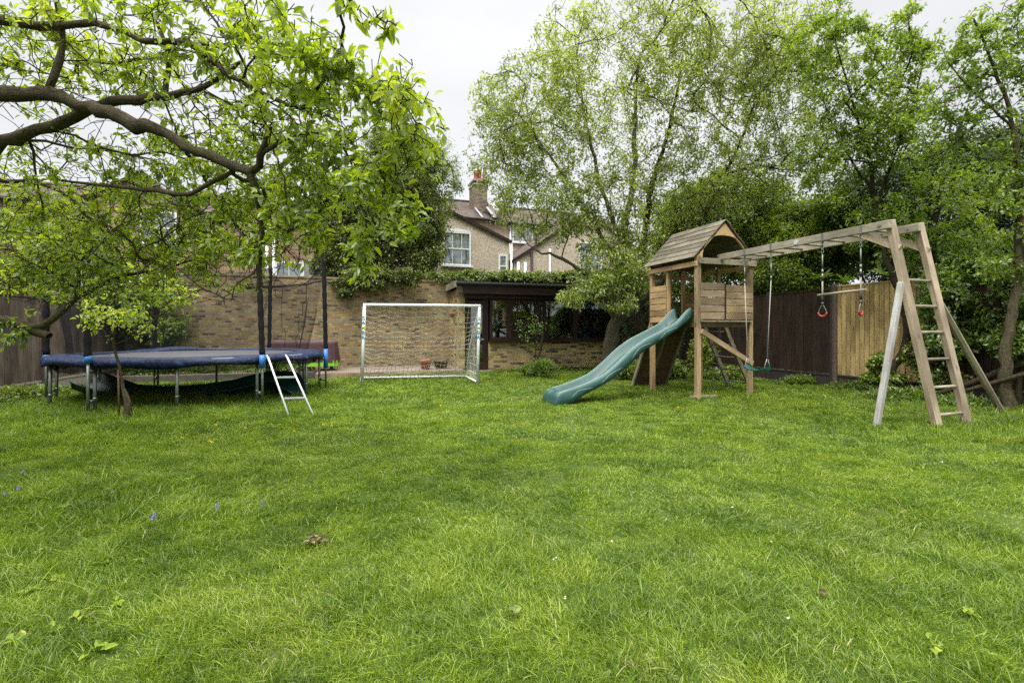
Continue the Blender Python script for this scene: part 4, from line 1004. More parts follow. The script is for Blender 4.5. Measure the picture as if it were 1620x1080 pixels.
# safety net between the poles (open gap at the ladder)
for d0, d1 in ((25, 85), (85, 145), (145, 205), (205, 265)):
    ta, tb = tops[d0], tops[d1 if d1 != 265 else -95]; nu, nv = 13, 21; pts = []
    for a in range(nu):
        f = a / (nu - 1)
        for b in range(nv):
            g_ = b / (nv - 1); tt = ta.lerp(tb, g_); tt.z -= (.55 if d0 == 25 else .2) * math.sin(math.pi * g_) ** .8 + .03
            deg = d0 + (d1 - d0) * g_; bb = tp(deg, 1.95 + .06 * math.sin(g_ * 19), .93)
            p = bb.lerp(tt, f); p += tp(deg, .07, 0) * (math.sin(g_ * 23 + f * 2) * math.sin(math.pi * f)) ; pts.append(p)
    mb = MB(TMx); mb.grid(pts, nu, nv); mb.build('safety_net', M['safety_net'], t)
    mb = MB(TMx); mb.tube(pts[-nv:], .008, 5)
    if d0 == 25: mb.tube([pts[k * nv + 6] for k in range(nu)], .007, 4); mb.tube([pts[k * nv + 9 - k // 3] for k in range(nu)], .007, 4); mb.tube([pts[k * nv + 13 + k // 4] for k in range(nu)], .006, 4)
    mb.build('net_edge', M['black_foam'], t)
# ladder
t = thing('ladder', 'small aluminium two rung ladder hooked on the trampoline rim', 'ladder', (-3.4, 7.5, 0))
la0, la1 = Vector((-3.46, 7.36, 0)), Vector((-4.17, 8.12, .86)); lb0, lb1 = Vector((-3.12, 7.46, 0)), Vector((-3.88, 8.2, .86)); 
for p, q in ((la0, la1), (lb0, lb1)):
    mb = MB(); mb.tube([p, q, q + Vector((-.06, .06, .05)), q + Vector((-.1, .12, .03))], .017, 10); mb.build('rail', M['alu'], t)
for f in (.3, .66):
    mb = MB(); mb.bar(la0.lerp(la1, f), lb0.lerp(lb1, f), .045, .02); mb.tube([la0.lerp(la1, f) + Vector((0, 0, -.01)), lb0.lerp(lb1, f) + Vector((0, 0, -.01))], .014, 8); mb.build('rung', M['alu'], t)
# old slide lying underneath
t = thing('spare_slide', 'dark green plastic slide lying in the grass under the trampoline', 'slide', (-6.2, 9.3, 0))
ctr = [(135, 612, 9.5), (160, 622, 9.4), (195, 634, 9.25), (250, 638, 9.2), (310, 634, 9.25), (370, 625, 9.4), (425, 611, 9.7), (448, 612, 9.75), (475, 628, 9.5)]
pts = []; sec = [(-.3, .20), (-.27, .21), (-.24, .06), (-.1, .02), (.1, .02), (.24, .06), (.27, .21), (.3, .20)]
cs = []
for k in range(len(ctr) - 1):
    for j in range(4): 
        f = j / 4; a_, b_ = P(*ctr[k]), P(*ctr[k + 1]); cs.append(a_.lerp(b_, f))
cs.append(P(*ctr[-1]))
for k, c in enumerate(cs):
    d = (cs[min(k + 1, len(cs) - 1)] - cs[max(k - 1, 0)]).normalized(); y = Vector((-d.y, d.x, 0)).normalized(); z = Vector((0, 0, 1))
    ti = R(14); w_ = 1 if k < len(cs) - 4 else 1 - .12 * (k - len(cs) + 4)
    for sx, sz in sec: pts.append(c + (y * (sx * math.cos(ti)) + z * (sz + sx * math.sin(ti)) * 1.05) * w_)
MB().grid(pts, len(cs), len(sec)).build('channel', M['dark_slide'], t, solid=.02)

# ================================================================== PLAY TOWER
TA = Vector((3.67, 9.37, 0)); TT = R(19.3); TM = Matrix.Translation(TA) @ Matrix.Rotation(TT, 4, 'Z')
W, D = 1.32, 1.46; PF = 1.56; EZ = 2.72
t = thing('play_tower', 'wooden play tower with shingled gable roof and boarded railings', 'play tower', TM @ Vector((W / 2, D / 2, 0)))
for (x, y, mt, h) in ((0, 0, 'timber', EZ + .1), (W, 0, 'timber', EZ), (0, D, 'timber_orange', EZ), (W, D, 'timber_orange', EZ)):
    mb = MB(TM); mb.box((x, y, h / 2 - .02), (.095, .095, h + .04)); mb.build('post', M[mt], t, bevel=.008)
for (x, y) in ((0, D * .62), (W * .36, D), (W * .64, D), (W, D * .6)):
    mb = MB(TM); mb.box((x, y, (PF - .1 + EZ) / 2), (.07, .07, EZ - PF + .1)); mb.build('stud', M['timber_orange'], t, bevel=.006)
# platform
mb = MB(TM)
k = 0.05
while k < D - .02: mb.box((W / 2, k + .03, PF - .02), (W - .02, .09, .025)); k += .098
mb.build('platform', M['timber_grey'], t)
mb = MB(TM)
mb.bar((-.05, 0, PF - .1), (W + .05, 0, PF - .1), .04, .1); mb.bar((-.05, D, PF - .1), (W + .05, D, PF - .1), .04, .1); mb.bar((0, .05, PF - .1), (0, D - .05, PF - .1), .04, .1); mb.bar((W, .05, PF - .1), (W, D - .05, PF - .1), .04, .1)
mb.build('platform_frame', M['dark_board'], t, bevel=.004)  # frame coloured dark to imitate the shaded gap below the railings
# railings of boards
def rail(x0, x1, y0, y1, nb, z0, z1, mt):
    mb = MB(TM); hb = (z1 - z0) / nb
    for k in range(nb): mb.bar((x0, y0, z0 + hb * (k + .5)), (x1, y1, z0 + hb * (k + .5)), .02, hb - .012)
    mb.build('railing', mt, t, bevel=.003)
rail(.02, .60, -.062, -.062, 5, PF, 2.29, M['timber_grey_orange'] if 'timber_grey_orange' in M else M['timber'])
rail(.655, W + .02, -.062, -.062, 5, PF, 2.26, M['timber_orange2'] if 'timber_orange2' in M else M['timber'])
mb = MB(TM); mb.box((.628, -.05, 1.92), (.03, .03, .72)); mb.build('railing_gap_strip', M['black_rubber'], t)  # black strip standing in for the dark gap between the front railings
mb = MB(TM); mb.box((.66, -.075, PF - .03), (1.3, .03, .03)); mb.build('toe_board', M['timber_grey'], t)
rail(-.06, -.06, D * .62, D, 6, PF - .05, 2.32, M['timber_orange'])
rail(0.0, W * .36, D + .06, D + .06, 6, PF, 2.2, M['timber_orange'])
rail(W * .64, W, D + .06, D + .06, 6, PF, 2.2, M['timber_orange'])
rail(W + .06, W + .06, .02, D * .6, 6, PF, 2.25, M['timber_orange'])
# top frame
mb = MB(TM); mb.bar((-.02, -.066, EZ - .005), (W + .10, -.066, EZ - .005), .045, .115); mb.build('front_beam', M['timber_grey'], t, bevel=.005)
mb = MB(TM); mb.bar((-.066, -.05, EZ - .06), (-.066, D + .06, EZ - .06), .04, .1); mb.build('side_beam', M['timber_orange'], t, bevel=.005)
mb = MB(TM); mb.bar((W + .066, -.03, EZ - .06), (W + .066, D + .06, EZ - .06), .04, .1); mb.build('side_beam', M['timber_orange'], t, bevel=.005)
mb = MB(TM); mb.bar((-.04, D + .066, EZ - .16), (W + .04, D + .066, EZ - .16), .04, .1); mb.build('back_beam', M['timber_orange'], t, bevel=.005)
# braces
mb = MB(TM); mb.bar((.03, -.075, 1.33), (W + .0, -.075, .66), .045, .1, (0, 0, 1)); mb.build('brace', M['timber'], t, bevel=.005)
mb = MB(TM); mb.bar((-.2, -.02, .045), (.45, -.02, .03), .045, .05); mb.build('ground_beam', M['timber_grey'], t, bevel=.004)
# roof: five lapped boards per slope on gable frames
RZ, RE = 3.56, 2.80; xm = W / 2; over = .12
for sgn in (-1, 1):
    mb = MB(TM); x_e = -over if sgn < 0 else W + over
    rg = Vector((xm, 0, RZ)); ev = Vector((x_e, 0, RE - .03)); L = (ev - rg).length; dd = (ev - rg).normalized(); nn = Vector((-dd.z * -1, 0, 0)); nb = 7
    nn = Vector((sgn * abs(dd.z), 0, abs(dd.x)))
    for k in range(nb):
        c = rg + dd * (L * (k + .5) / nb) + nn * .018
        y0_, y1_ = -.05, D + .13
        tilt = dd * .5 + nn * (.01 * 1.0)
        Rm = Matrix((Vector((0, 1, 0)), (dd - nn * -.07).normalized() * 1.0, Vector((0, 1, 0)).cross((dd + nn * .07).normalized()))).transposed()
        mb.box(c + Vector((0, (y0_ + y1_) / 2 + rng.uniform(-.008, .008), 0)), (y1_ - y0_, L / nb + .022, .017), Rm)
    mb.build('roof_slope', M['roof_board'], t, bevel=.002)
def gableframe(y):
    mb = MB(TM); n = 14; th = .035; pts = []
    # triangle with an arched opening
    for sgn in (-1, 1):
        for k in range(n):
            f0_, f1_ = k / n, (k + 1) / n
            def outer(f): return (xm + sgn * (xm + .02) * (1 - f), EZ + .09 + (RZ - .05 - EZ - .09) * f)
            def inner(f):
                a = math.pi / 2 * f; xx = (xm - .1) * math.cos(a) ** .8; zz = EZ + .06 + (RZ - EZ - .36) * math.sin(a) ** .95
                return (xm + sgn * xx, zz)
            for yy, fl in ((y, 1), (y + th, -1)):
                q = [(*outer(f0_),), (*outer(f1_),), (*inner(f1_),), (*inner(f0_),)]
                mb.poly([(a[0], yy, a[1]) for a in q], [((b[0] + b[1]) * .7, (b[1] - b[0]) * .7) for b in q])
            a, b = inner(f0_), inner(f1_); mb.poly([(a[0], y, a[1]), (b[0], y, b[1]), (b[0], y + th, b[1]), (a[0], y + th, a[1])])
    mb.build('gable', M['timber_orange'], t)
gableframe(-.02); gableframe(D + .02)
mb = MB(TM)
for k in range(7): mb.box((xm, D + .075, EZ + .05 + k * .1), (max(.15, (W + .1) * (1 - (k + .6) / 8.2)), .018, .095))
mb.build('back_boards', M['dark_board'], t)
# climbing wall
mb = MB(TM); top = Vector((0, D + .08, PF - .02)); bot = Vector((0, D + .85, .0)); dv_ = (bot - top); L = dv_.length; dd = dv_.normalized(); nb = 14
for k in range(nb):
    c = top + dd * (L * (k + .5) / nb); mb.bar((-.02, c.y, c.z), (1.0, c.y, c.z), .02, L / nb - .006, dd)
for x in (.02, .5, .96): pass
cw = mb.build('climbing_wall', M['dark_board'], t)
mb = MB(TM)
for x in (0.0, .49, .97): mb.bar(Vector((x, top.y - .045, top.z)), Vector((x, bot.y - .045, bot.z)), .045, .07, (0, 1, 0))
mb.build('frame', M['timber_grey'], cw, bevel=.004)
# access ladder at the right hand side
mb = MB(TM)
for y in (D - .06, D * .52): mb.bar((W + .04, y, PF - .05), (W + .82, y, 0), .045, .09, (0, 0, 1))
ld = mb.build('access_ladder', M['timber_grey'], t, bevel=.004)
for k in range(5):
    f = (k + .7) / 5.2; mb = MB(TM); mb.tube([(W + .04 + .78 * f, D - .1, (PF - .05) * (1 - f)), (W + .04 + .78 * f, D * .52 + .04, (PF - .05) * (1 - f))], .018, 8); mb.build('rung', M['timber_grey'], ld)
# bolts
mb = MB(TM)
for (x, y, z) in ((.05, -.092, EZ), (.5, -.092, EZ - .02), (W + .06, -.092, EZ), (1.0, -.092, EZ + .01)): mb.tube([(x, y + .006, z), (x, y - .004, z)], .013, 8)
for y in (-.02, .7, D + .04): mb.tube([(-.084, y, EZ - .06), (-.094, y, EZ - .06)], .011, 8)
for z in (1.62, 1.9, 2.2):
    for x in (.05, .57, .70, 1.28): mb.tube([(x, -.07, z), (x, -.077, z)], .007, 6)
mb.build('bolts', M['galv'], t)

# ---- slide
t = thing('slide', 'long wavy faded green plastic slide coming off the play tower', 'slide', TM @ Vector((-1.4, .42, 0)))
rimp = [(-.02, 1.80), (.1, 1.74), (.34, 1.49), (.7, 1.325), (1.07, 1.17), (1.4, .965), (1.74, .68), (2.01, .49), (2.33, .365), (2.69, .265), (2.9, .215)]
botp = [(-.02, 1.56), (.1, 1.53), (.34, 1.38), (.64, 1.2), (.95, 1.05), (1.19, .92), (1.42, .72), (1.61, .58), (1.88, .41), (2.1, .30), (2.32, .21), (2.52, .12), (2.66, .02), (2.72, -.02), (2.98, -.02)]
def itp(tb, s):
    for (a, b), (c, d) in zip(tb, tb[1:]):
        if s <= c: return b + (d - b) * (s - a) / (c - a)
    return tb[-1][1]
def smooth_itp(tb, s): return sum(itp(tb, s + q * .04) for q in (-2, -1, 0, 1, 2)) / 5
secs = 90; pts = []; y0, y1 = .16, .70; trims = {0: [], 1: []}
for k in range(secs + 1):
    s = 2.95 * k / secs; rz_ = smooth_itp(rimp, s); bz = min(smooth_itp(botp, s), rz_ - .1); depth = .17 if s > .25 else .2
    depth = depth * min(1, max(.05, (2.9 - s) / .35)); fz = rz_ - depth
    e_ = 0
    if s > 2.82: rz_ -= (s - 2.82) ** 2 * 2.5; fz = rz_ - .004
    sec = [(y0 - .035, bz), (y0 - .03, (bz + rz_) / 2), (y0 - .02, rz_ - .02), (y0, rz_), (y0 + .035, rz_), (y0 + .055, rz_ - .02), (y0 + .085, fz + .03), (y0 + .13, fz), ((y0 + y1) / 2, fz - .012 * (s < 2.7)), (y1 - .13, fz), (y1 - .085, fz + .03), (y1 - .055, rz_ - .02), (y1 - .035, rz_), (y1, rz_), (y1 + .02, rz_ - .02), (y1 + .03, (bz + rz_) / 2), (y1 + .035, bz)]
    for (y, z) in sec: pts.append((-s - .02, y, z))
ns = len(sec)
# front lip curls down to the grass
for (ds, f) in ((.02, .18), (.035, .45), (.045, .75), (.05, 1.0)):
    for j in range(ns):
        y, z = sec[j]; zz = z * (1 - f) + (-.02) * f; pts.append((-2.97 - ds, y, zz))
MB(TM).grid(pts, secs + 5, ns).build('chute', M['slide'], t, solid=.012)
for yy in (y0 + .015, y1 - .015):
    mb = MB(TM); mb.tube([(-2.93 * k / 60 - .03, yy, smooth_itp(rimp, 2.93 * k / 60) + .002 - max(0, 2.93 * k / 60 - 2.82) ** 2 * 2.5) for k in range(61)], .011, 6); mb.build('edge', M['slide_trim'], t)
mb = MB(TM)   # wavy moulded line along the side skirt
def wave(s): 
    hgt = smooth_itp(rimp, s) - min(smooth_itp(botp, s), smooth_itp(rimp, s) - .1); f = .28 + .42 * (.5 - .5 * math.cos(((s * 1.55) % 1) ** .7 * 2 * math.pi)); return smooth_itp(rimp, s) - hgt * f
mb.tube([(-s_ * .04 - .1, y0 - .033, wave(s_ * .04 + .1)) for s_ in range(66)], .006, 5)
mb.build('moulding', M['slide_trim'], t)

# ================================================================== MONKEY BARS + LADDER FRAME
u_, v_ = Vector((math.cos(TT), math.sin(TT), 0)), Vector((-math.sin(TT), math.cos(TT), 0))
BZ = 2.80
n0 = Vector((4.16, 9.50, BZ)); n1 = Vector((5.17, 6.52, BZ)); f0 = n0 + u_ * .60; f1 = n1 + u_ * .60
t = thing('monkey_bars', 'overhead timber monkey bars on a leaning ladder frame with side struts', 'climbing frame', Vector((5.7, 6.5, 0)))
for a_, b_ in ((n0, n1), (f0, f1)):
    mb = MB(); mb.bar(a_, b_, .065, .115, ext=.04); mb.build('beam', M['timber_grey2'] if 'timber_grey2' in M else M['timber_pale'], t, bevel=.006)
for k in range(8):
    f = (k + .6) / 8.3; mb = MB(); mb.tube([n0.lerp(n1, f) + Vector((0, 0, -.02)), f0.lerp(f1, f) + Vector((0, 0, -.02))], .02, 8); mb.build('rung', M['timber_grey'], t)
bd = (n1 - n0).normalized()
l0b, l1b = Vector((5.74, 6.38, -.02)), Vector((5.74, 6.38, -.02)) + u_ * .64
l0t, l1t = n1 + bd * -.02 + Vector((0, 0, .07)) + u_ * .07, f1 + bd * -.02 + Vector((0, 0, .07)) + u_ * .07
for a_, b_ in ((l0b, l0t), (l1b, l1t)):
    mb = MB(); mb.bar(a_, b_, .12, .075, bd); mb.build('ladder_leg', M['timber_pale'], t, bevel=.008)
for z in (.2, .57, .95, 1.32, 1.68, 2.04):
    f = (z + .02) / (BZ + .09); p = l0b.lerp(l0t, f); q = l1b.lerp(l1t, f); e = (q - p).normalized()
    mb = MB(); mb.tube([p - e * .04 - bd * -.0, q + e * .085], .021, 10); mb.build('rung', M['timber_grey'], t)
for a_, lb_, lt_ in ((n1, l0b, l0t), (f1, l1b, l1t)):
    mb = MB(); p = a_ - bd * .42 + Vector((0, 0, -.03)); q = lb_.lerp(lt_, .86); mb.bar(p + u_ * .0 + bd * .0, q + bd * .045, .045, .09, (0, 0, 1)); mb.build('corner_brace', M['timber_pale'], t, bevel=.004)
mb = MB(); p = l0b.lerp(l0t, .70) - u_ * .06; q = Vector((5.03, 6.55, -.02)); mb.bar(p, q, .07, .07, bd); mb.build('side_strut', M['white_timber'], t, bevel=.01)
t.children and None
mb = MB(); p = l1b.lerp(l1t, .66) + u_ * .06 + v_ * .05; q = Vector((7.62, 7.3, -.05)); mb.tube([p, q], .045, 6, smooth=False); mb.build('side_strut', M['timber_grey'], t)
# metal straps and bolts
mb = MB()
hang = [.64, 1.23, 2.19, 2.78]
BL_ = (n1 - n0).length
def hp(w_): return n0 + bd * w_
for w_ in hang:
    c = hp(w_ + .02); mb.bar(c - bd * .018 + Vector((0, 0, 0)), c + bd * .018, .071, .121)
mb.bar(n0 - bd * .02, n0 + bd * .015, .07, .12)
for f in (.975,):
    c = n0.lerp(n1, f); mb.tube([c - u_ * .035, c - u_ * .045], .014, 8)
for c in (n1 - bd * .1, f1 - bd * .1, f1 - bd * .45): mb.tube([c - u_ * .03, c - u_ * .042], .016, 8)
mb.build('brackets', M['galv'], t)
mb = MB(); c = n0 + bd * 1.75 - u_ * .034; mb.tube([c, c - u_ * .006], .04, 16); mb.build('badge', M['alu'], t)
def rope_hanger(mb, mr_, w_, zend, rr=.006):
    """carabiner, adjuster and rope below the near beam"""
    c = hp(w_); z = BZ - .06
    mb.tube([c + Vector((0, 0, -.06)), c + Vector((0, 0, -.10))], .014, 8)
    for k in range(2):
        cz = z - .09 - k * .07; pts = [c + Vector((0, 0, cz - BZ)) + bd * (.016 * math.cos(a * .7)) + Vector((0, 0, .04 * math.sin(a * .7))) for a in range(10)]; mb.tube(pts, .005, 6)
    mb.tube([c + Vector((0, 0, -.27)), c + Vector((0, 0, -.5))], .010, 8)
    mb.tube([c + Vector((0, 0, -.5)), c + Vector((0, 0, -.56))], .016, 8)
# swing
t = thing('swing', 'green swing seat hanging on two pale ropes beside the tower', 'swing', hp(.93) * 1.0)
sc_ = Vector((hp(.93).x, hp(.93).y, .66))
for w_ in (.64, 1.23):
    mb = MB(); rope_hanger(mb, None, w_, 0); mb.build('hanger', M['galv'], t)
    c = hp(w_); e_ = sc_ + bd * (.22 if w_ > 1 else -.22) + Vector((0, 0, .2))
    mb = MB(); mb.tube([c + Vector((0, 0, -.56)), e_], .0075, 6); mb.tube([e_, e_ + Vector((0, 0, -.18)) + u_ * .07], .006, 6); mb.tube([e_, e_ + Vector((0, 0, -.18)) - u_ * .07], .006, 6); mb.build('rope', M['rope'], t)
    mb = MB(); mb.tube([e_ + Vector((0, 0, .03)), e_ + Vector((0, 0, -.03))], .013, 8); mb.build('clamp', M['black_rubber'], t)
pts = []
for a in range(13):
    q = a / 12 * 2 - 1
    for k in range(12):
        an = 2 * math.pi * k / 12; th_ = .018 + .012 * abs(q) ** 3; pts.append(sc_ + bd * q * .24 + u_ * (math.copysign(abs(math.cos(an)) ** .6, math.cos(an)) * .085 * (1 - .1 * q ** 4)) + Vector((0, 0, th_ * math.sin(an) + .055 * q * q - .04)))
mb = MB(); mb.grid(pts, 13, 12, closed=True); mb.poly([pts[k] for k in range(12)][::-1]); mb.poly([pts[12 * 12 + k] for k in range(12)]); mb.build('seat', M['swing_seat'], t)
# trapeze with rings
t = thing('trapeze', 'wooden trapeze bar with two red gripped metal rings under the monkey bars', 'trapeze', hp(2.48))
zb = {2.19: 1.86, 2.78: 1.90}
for w_ in (2.19, 2.78):
    c = hp(w_); mb = MB(); rope_hanger(mb, None, w_, 0); mb.tube([Vector((c.x, c.y, 1.80)), Vector((c.x, c.y, 1.74))], .015, 8); mb.build('hanger', M['galv'], t)
    mb = MB(); mb.tube([Vector((c.x, c.y, BZ - .56)), Vector((c.x, c.y, 1.78))], .012, 6); mb.build('rope', M['rope'], t)
    mb = MB(); mb.tube([Vector((c.x, c.y, 1.9 - .02)), Vector((c.x, c.y, 1.79))], .018, 8); mb.tube([Vector((c.x, c.y, 2.2)), Vector((c.x, c.y, 2.12))], .017, 8); mb.build('clamp', M['black_rubber'], t)
    dirn = (u_ * .35 + bd * .94) if w_ < 2.5 else (u_ * .97 - bd * .2)
    dirn.normalize(); cc = Vector((c.x, c.y, 1.625)); rp = lambda a: cc + dirn * (.058 * math.cos(a)) * (1 if math.sin(a) < 0 else 1 - .5 * math.sin(a)) + Vector((0, 0, (.06 if math.sin(a) < 0 else .115) * math.sin(a)))
    mb = MB(); mb.tube([rp(k / 28 * 2 * math.pi) for k in range(29)], .006, 8, caps=False); mb.build('ring', M['galv'], t)
    mb = MB(); mb.tube([rp(math.pi + k / 12 * math.pi) for k in range(13)], .014, 10); mb.build('grip', M['red_grip'], t)
c0, c1 = hp(2.19), hp(2.78); d_ = bd
mb = MB(); mb.tube([Vector((c0.x, c0.y, 1.90)) - d_ * .08, Vector((c1.x, c1.y, 1.93)) + d_ * .08], .02, 10); mb.build('bar', M['timber_grey'], t)
# ================================================================== VEGETATION
# ---- big foreground fruit tree reaching in from the left
def pl(*pts): return [(tuple(P(x, y, d)), r) for x, y, d, r in pts]
root = np.array([-5.3, 3.6, 0.])
paths = [
    [(tuple(root), .2), ((-5.25, 3.65, 1.2), .17), ((-5.0, 3.7, 2.3), .14), (tuple(P(-130, 150, 3.8)), .085), (tuple(P(0, 148, 3.75)), .068), (tuple(P(80, 152, 3.7)), .062), (tuple(P(180, 182, 3.6)), .054), (tuple(P(262, 212, 3.5)), .047), (tuple(P(330, 245, 3.4)), .041), (tuple(P(395, 272, 3.3)), .034), (tuple(P(412, 245, 3.25)), .026), (tuple(P(425, 205, 3.2)), .02)],
    pl((-110, 300, 4.0, .085), (-30, 248, 4.1, .062), (40, 212, 4.1, .055), (100, 195, 4.05, .050), (160, 165, 4.0, .045), (240, 155, 4.0, .04), (320, 138, 3.9, .026), (380, 100, 3.8, .015)),
    pl((75, 150, 3.7, .03), (95, 95, 3.7, .027), (97, 40, 3.7, .024), (90, -20, 3.7, .02)),
    pl((262, 150, 4.0, .028), (268, 110, 4.0, .025), (262, 70, 3.9, .02), (240, 20, 3.9, .014)),
    pl((-60, 20, 3.6, .05), (60, 40, 3.7, .032), (150, 38, 3.6, .028), (240, 66, 3.5, .026), (300, 70, 3.5, .03), (360, 118, 3.4, .024), (420, 150, 3.3, .02), (480, 170, 3.1, .016), (520, 120, 3.0, .011), (620, 150, 2.9, .007)),
    pl((400, 280, 3.3, .030), (410, 320, 3.4, .026), (415, 370, 3.5, .02), (412, 430, 3.6, .013), (405, 460, 3.6, .006)),
    pl((370, 270, 3.5, .022), (300, 305, 3.6, .022), (240, 300, 3.8, .02), (180, 295, 4.0, .017), (100, 285, 4.1, .012)),
    pl((412, 245, 3.25, .018), (480, 210, 3.1, .014), (540, 230, 3.0, .010), (570, 310, 3.0, .007), (572, 400, 3.0, .004)),
    pl((-100, 540, 4.9, .085), (-20, 508, 5.0, .062), (35, 515, 5.1, .058), (78, 533, 5.15, .045)),
    pl((45, 518, 5.1, .045), (85, 505, 5.2, .04), (125, 470, 5.3, .033), (190, 438, 5.3, .022), (260, 425, 5.3, .015), (360, 395, 5.3, .009)),
    pl((-80, 290, 5.0, .05), (0, 285, 5.0, .028), (90, 300, 5.1, .024), (170, 375, 5.2, .018), (200, 420, 5.2, .010)),
    pl((120, 475, 5.3, .028), (125, 430, 5.3, .022), (100, 350, 5.3, .016), (40, 300, 5.3, .01)),
]
paths = [[(p, r * .86) for p, r in q] for q in paths]
tips = ell([
    T3(120, 40, 3.9, 1.0, .42, .8, 150), T3(330, 50, 3.4, .9, .40, .7, 150), T3(470, 110, 3.0, .5, .38, .5, 120), T3(560, 130, 2.9, .4, .28, .35, 66),
    T3(640, 170, 2.8, .26, .24, .3, 55), T3(500, 235, 3.0, .45, .3, .4, 70), T3(655, 235, 2.8, .24, .18, .25, 42), T3(590, 290, 2.9, .3, .22, .3, 55), T3(640, 330, 2.8, .1, .22, .1, 18), T3(575, 400, 2.9, .09, .26, .1, 22),
    T3(560, 5, 2.4, .2, .1, .15, 16), T3(610, 45, 2.5, .12, .12, .12, 12), T3(460, 330, 3.3, .35, .35, .35, 75), T3(400, 390, 3.7, .35, .22, .3, 45),
    T3(60, 250, 4.8, .9, .25, .7, 40), T3(150, 320, 5.0, 1.5, .5, .9, 220), T3(330, 330, 4.6, 1.0, .42, .8, 190), T3(60, 400, 5.2, .75, .45, .5, 90), T3(230, 400, 5.1, 1.0, .28, .6, 110), T3(330, 420, 4.9, .6, .2, .5, 50),
    T3(200, 110, 4.4, 1.3, .45, .7, 150), T3(60, 110, 4.6, 1.0, .5, .7, 110), T3(280, 220, 4.6, 1.0, .35, .6, 60), T3(440, 200, 3.6, .5, .3, .5, 70), T3(330, 200, 4.3, .6, .25, .5, 30), T3(120, 350, 4.6, 1.0, .5, .7, 120), T3(300, 380, 5.2, 1.1, .4, .6, 160), T3(120, 430, 5.0, .9, .3, .5, 110), T3(330, 250, 4.0, .6, .3, .5, 60), T3(200, 260, 4.4, 1.0, .3, .6, 90), T3(420, 300, 4.2, .6, .5, .6, 110), T3(500, 300, 3.6, .3, .4, .4, 60), T3(20, 340, 4.6, .6, .5, .6, 50),
    T3(60, 470, 5.3, .55, .2, .4, 35), T3(20, 525, 5.0, .2, .18, .2, 10), T3(380, 455, 4.8, .3, .12, .3, 14), T3(250, 470, 5.6, .6, .15, .4, 30)])
bare = ell([T3(150, 110, 4.0, 1.2, .7, .9, 420, 0), T3(380, 120, 3.5, .8, .6, .7, 200, 0), T3(470, 210, 3.3, .5, .4, .5, 60, 0), T3(150, 330, 4.9, 1.5, .8, .9, 700, 0), T3(350, 360, 4.6, 1.1, .8, .8, 560, 0), T3(60, 420, 5.2, .8, .5, .6, 110, 0), T3(460, 330, 3.5, .45, .5, .4, 90, 0)])
tree('fruit_tree', 'old spreading fruit tree with thick mossy boughs reaching in over the lawn', 'tree', tuple(root), paths, tips, 'leaf_fruit', 'bark_fruit', bare=bare, pick=.5, per=10, L=.064, Wd=.028, full=True, step=.10, minr=.0024, thin=.0034, expo=2.75, rmax=.0055, spread=.026, droop=.3, down=.3, jit=.07, curve=.3, clump=1.6, cfac=.15)

# ---- sapling before the trampoline
rt = P(197, 668, 6.95); rt.z = 0
paths = [[(tuple(rt), .055), (tuple(P(203, 635, 6.95)), .045), (tuple(P(195, 612, 6.95)), .026), (tuple(P(187, 575, 6.9)), .02), (tuple(P(180, 545, 6.85)), .017), (tuple(P(183, 500, 6.8)), .012)],
         pl((182, 545, 6.85, .012), (215, 530, 6.7, .01), (260, 495, 6.6, .008), (320, 455, 6.5, .005)), pl((180, 545, 6.85, .012), (150, 505, 6.8, .01), (110, 470, 6.9, .006))]
tips = ell([T3(180, 500, 6.8, .55, .3, .5, 75), T3(110, 440, 6.9, .6, .35, .4, 60), T3(230, 440, 6.7, .5, .4, .5, 80), T3(290, 470, 6.6, .25, .2, .25, 22), T3(150, 400, 6.9, .6, .3, .4, 50), T3(215, 500, 6.8, .3, .1, .3, 18)])
t = tree('sapling', 'slender leafy sapling on a gnarled stump in front of the trampoline', 'tree', tuple(rt), paths, tips, 'leaf_fruit', 'bark_fruit', per=4, L=.06, Wd=.042, step=.12, minr=.0025, thin=.0035, rmax=.007, spread=.03, droop=.3, down=.4, full=True, cfac=.2)
s0_ = P(189, 668, 6.9); s0_.z = 0
mb = MB(); mb.tube([s0_, P(187, 585, 6.9)], .012, 6); o = mb.build('plant_stake', M['rust']); tag(o, 'rusty thin stake beside the sapling stump', 'stake')

# ---- the big tree in the middle
rt = np.array([2.85, 13.1, -.05])
def b(x, y, d, r): return (tuple(P(x, y, d)), r)
paths = [
    [(tuple(rt), .26), b(964, 560, 13.1, .21), b(972, 520, 13.1, .18), b(982, 485, 13.1, .17), b(990, 440, 13.1, .13), b(985, 380, 13.1, .10), b(1000, 300, 13.2, .075), b(1005, 200, 13.3, .05), b(1010, 90, 13.3, .03)],
    [b(972, 500, 13.1, .10), b(945, 455, 13.0, .07), b(905, 420, 12.7, .045), b(870, 400, 12.5, .03)],
    [b(990, 440, 13.1, .09), b(960, 390, 13.0, .07), b(925, 330, 12.8, .05), b(880, 260, 12.7, .035), b(820, 180, 12.7, .02)],
    [b(988, 400, 13.1, .07), b(950, 290, 13.1, .05), b(925, 180, 13.1, .03), b(910, 70, 13.1, .015)],
]
tips = ell([T3(1000, 150, 13.3, 2.6, 2.9, 2.0, 1054, 0), T3(850, 190, 12.9, 1.6, 1.9, 1.4, 561, 0), T3(800, 250, 12.8, 1.15, 1.4, 1.0, 204, 0), T3(860, 330, 12.5, 1.4, .9, 1.0, 255, 0), T3(950, 330, 12.7, 1.2, 1.3, 1.2, 221, 0), T3(900, 70, 13.1, 1.1, 1.2, 1.0, 187, 0), T3(1100, 60, 13.4, 2.4, 1.8, 1.8, 561, 0), T3(960, 420, 12.3, .8, .7, .7, 153, 0), T3(775, 160, 12.9, .6, .7, .5, 57, 0), T3(1010, 380, 12.8, .8, 1.0, .8, 136, 0)])
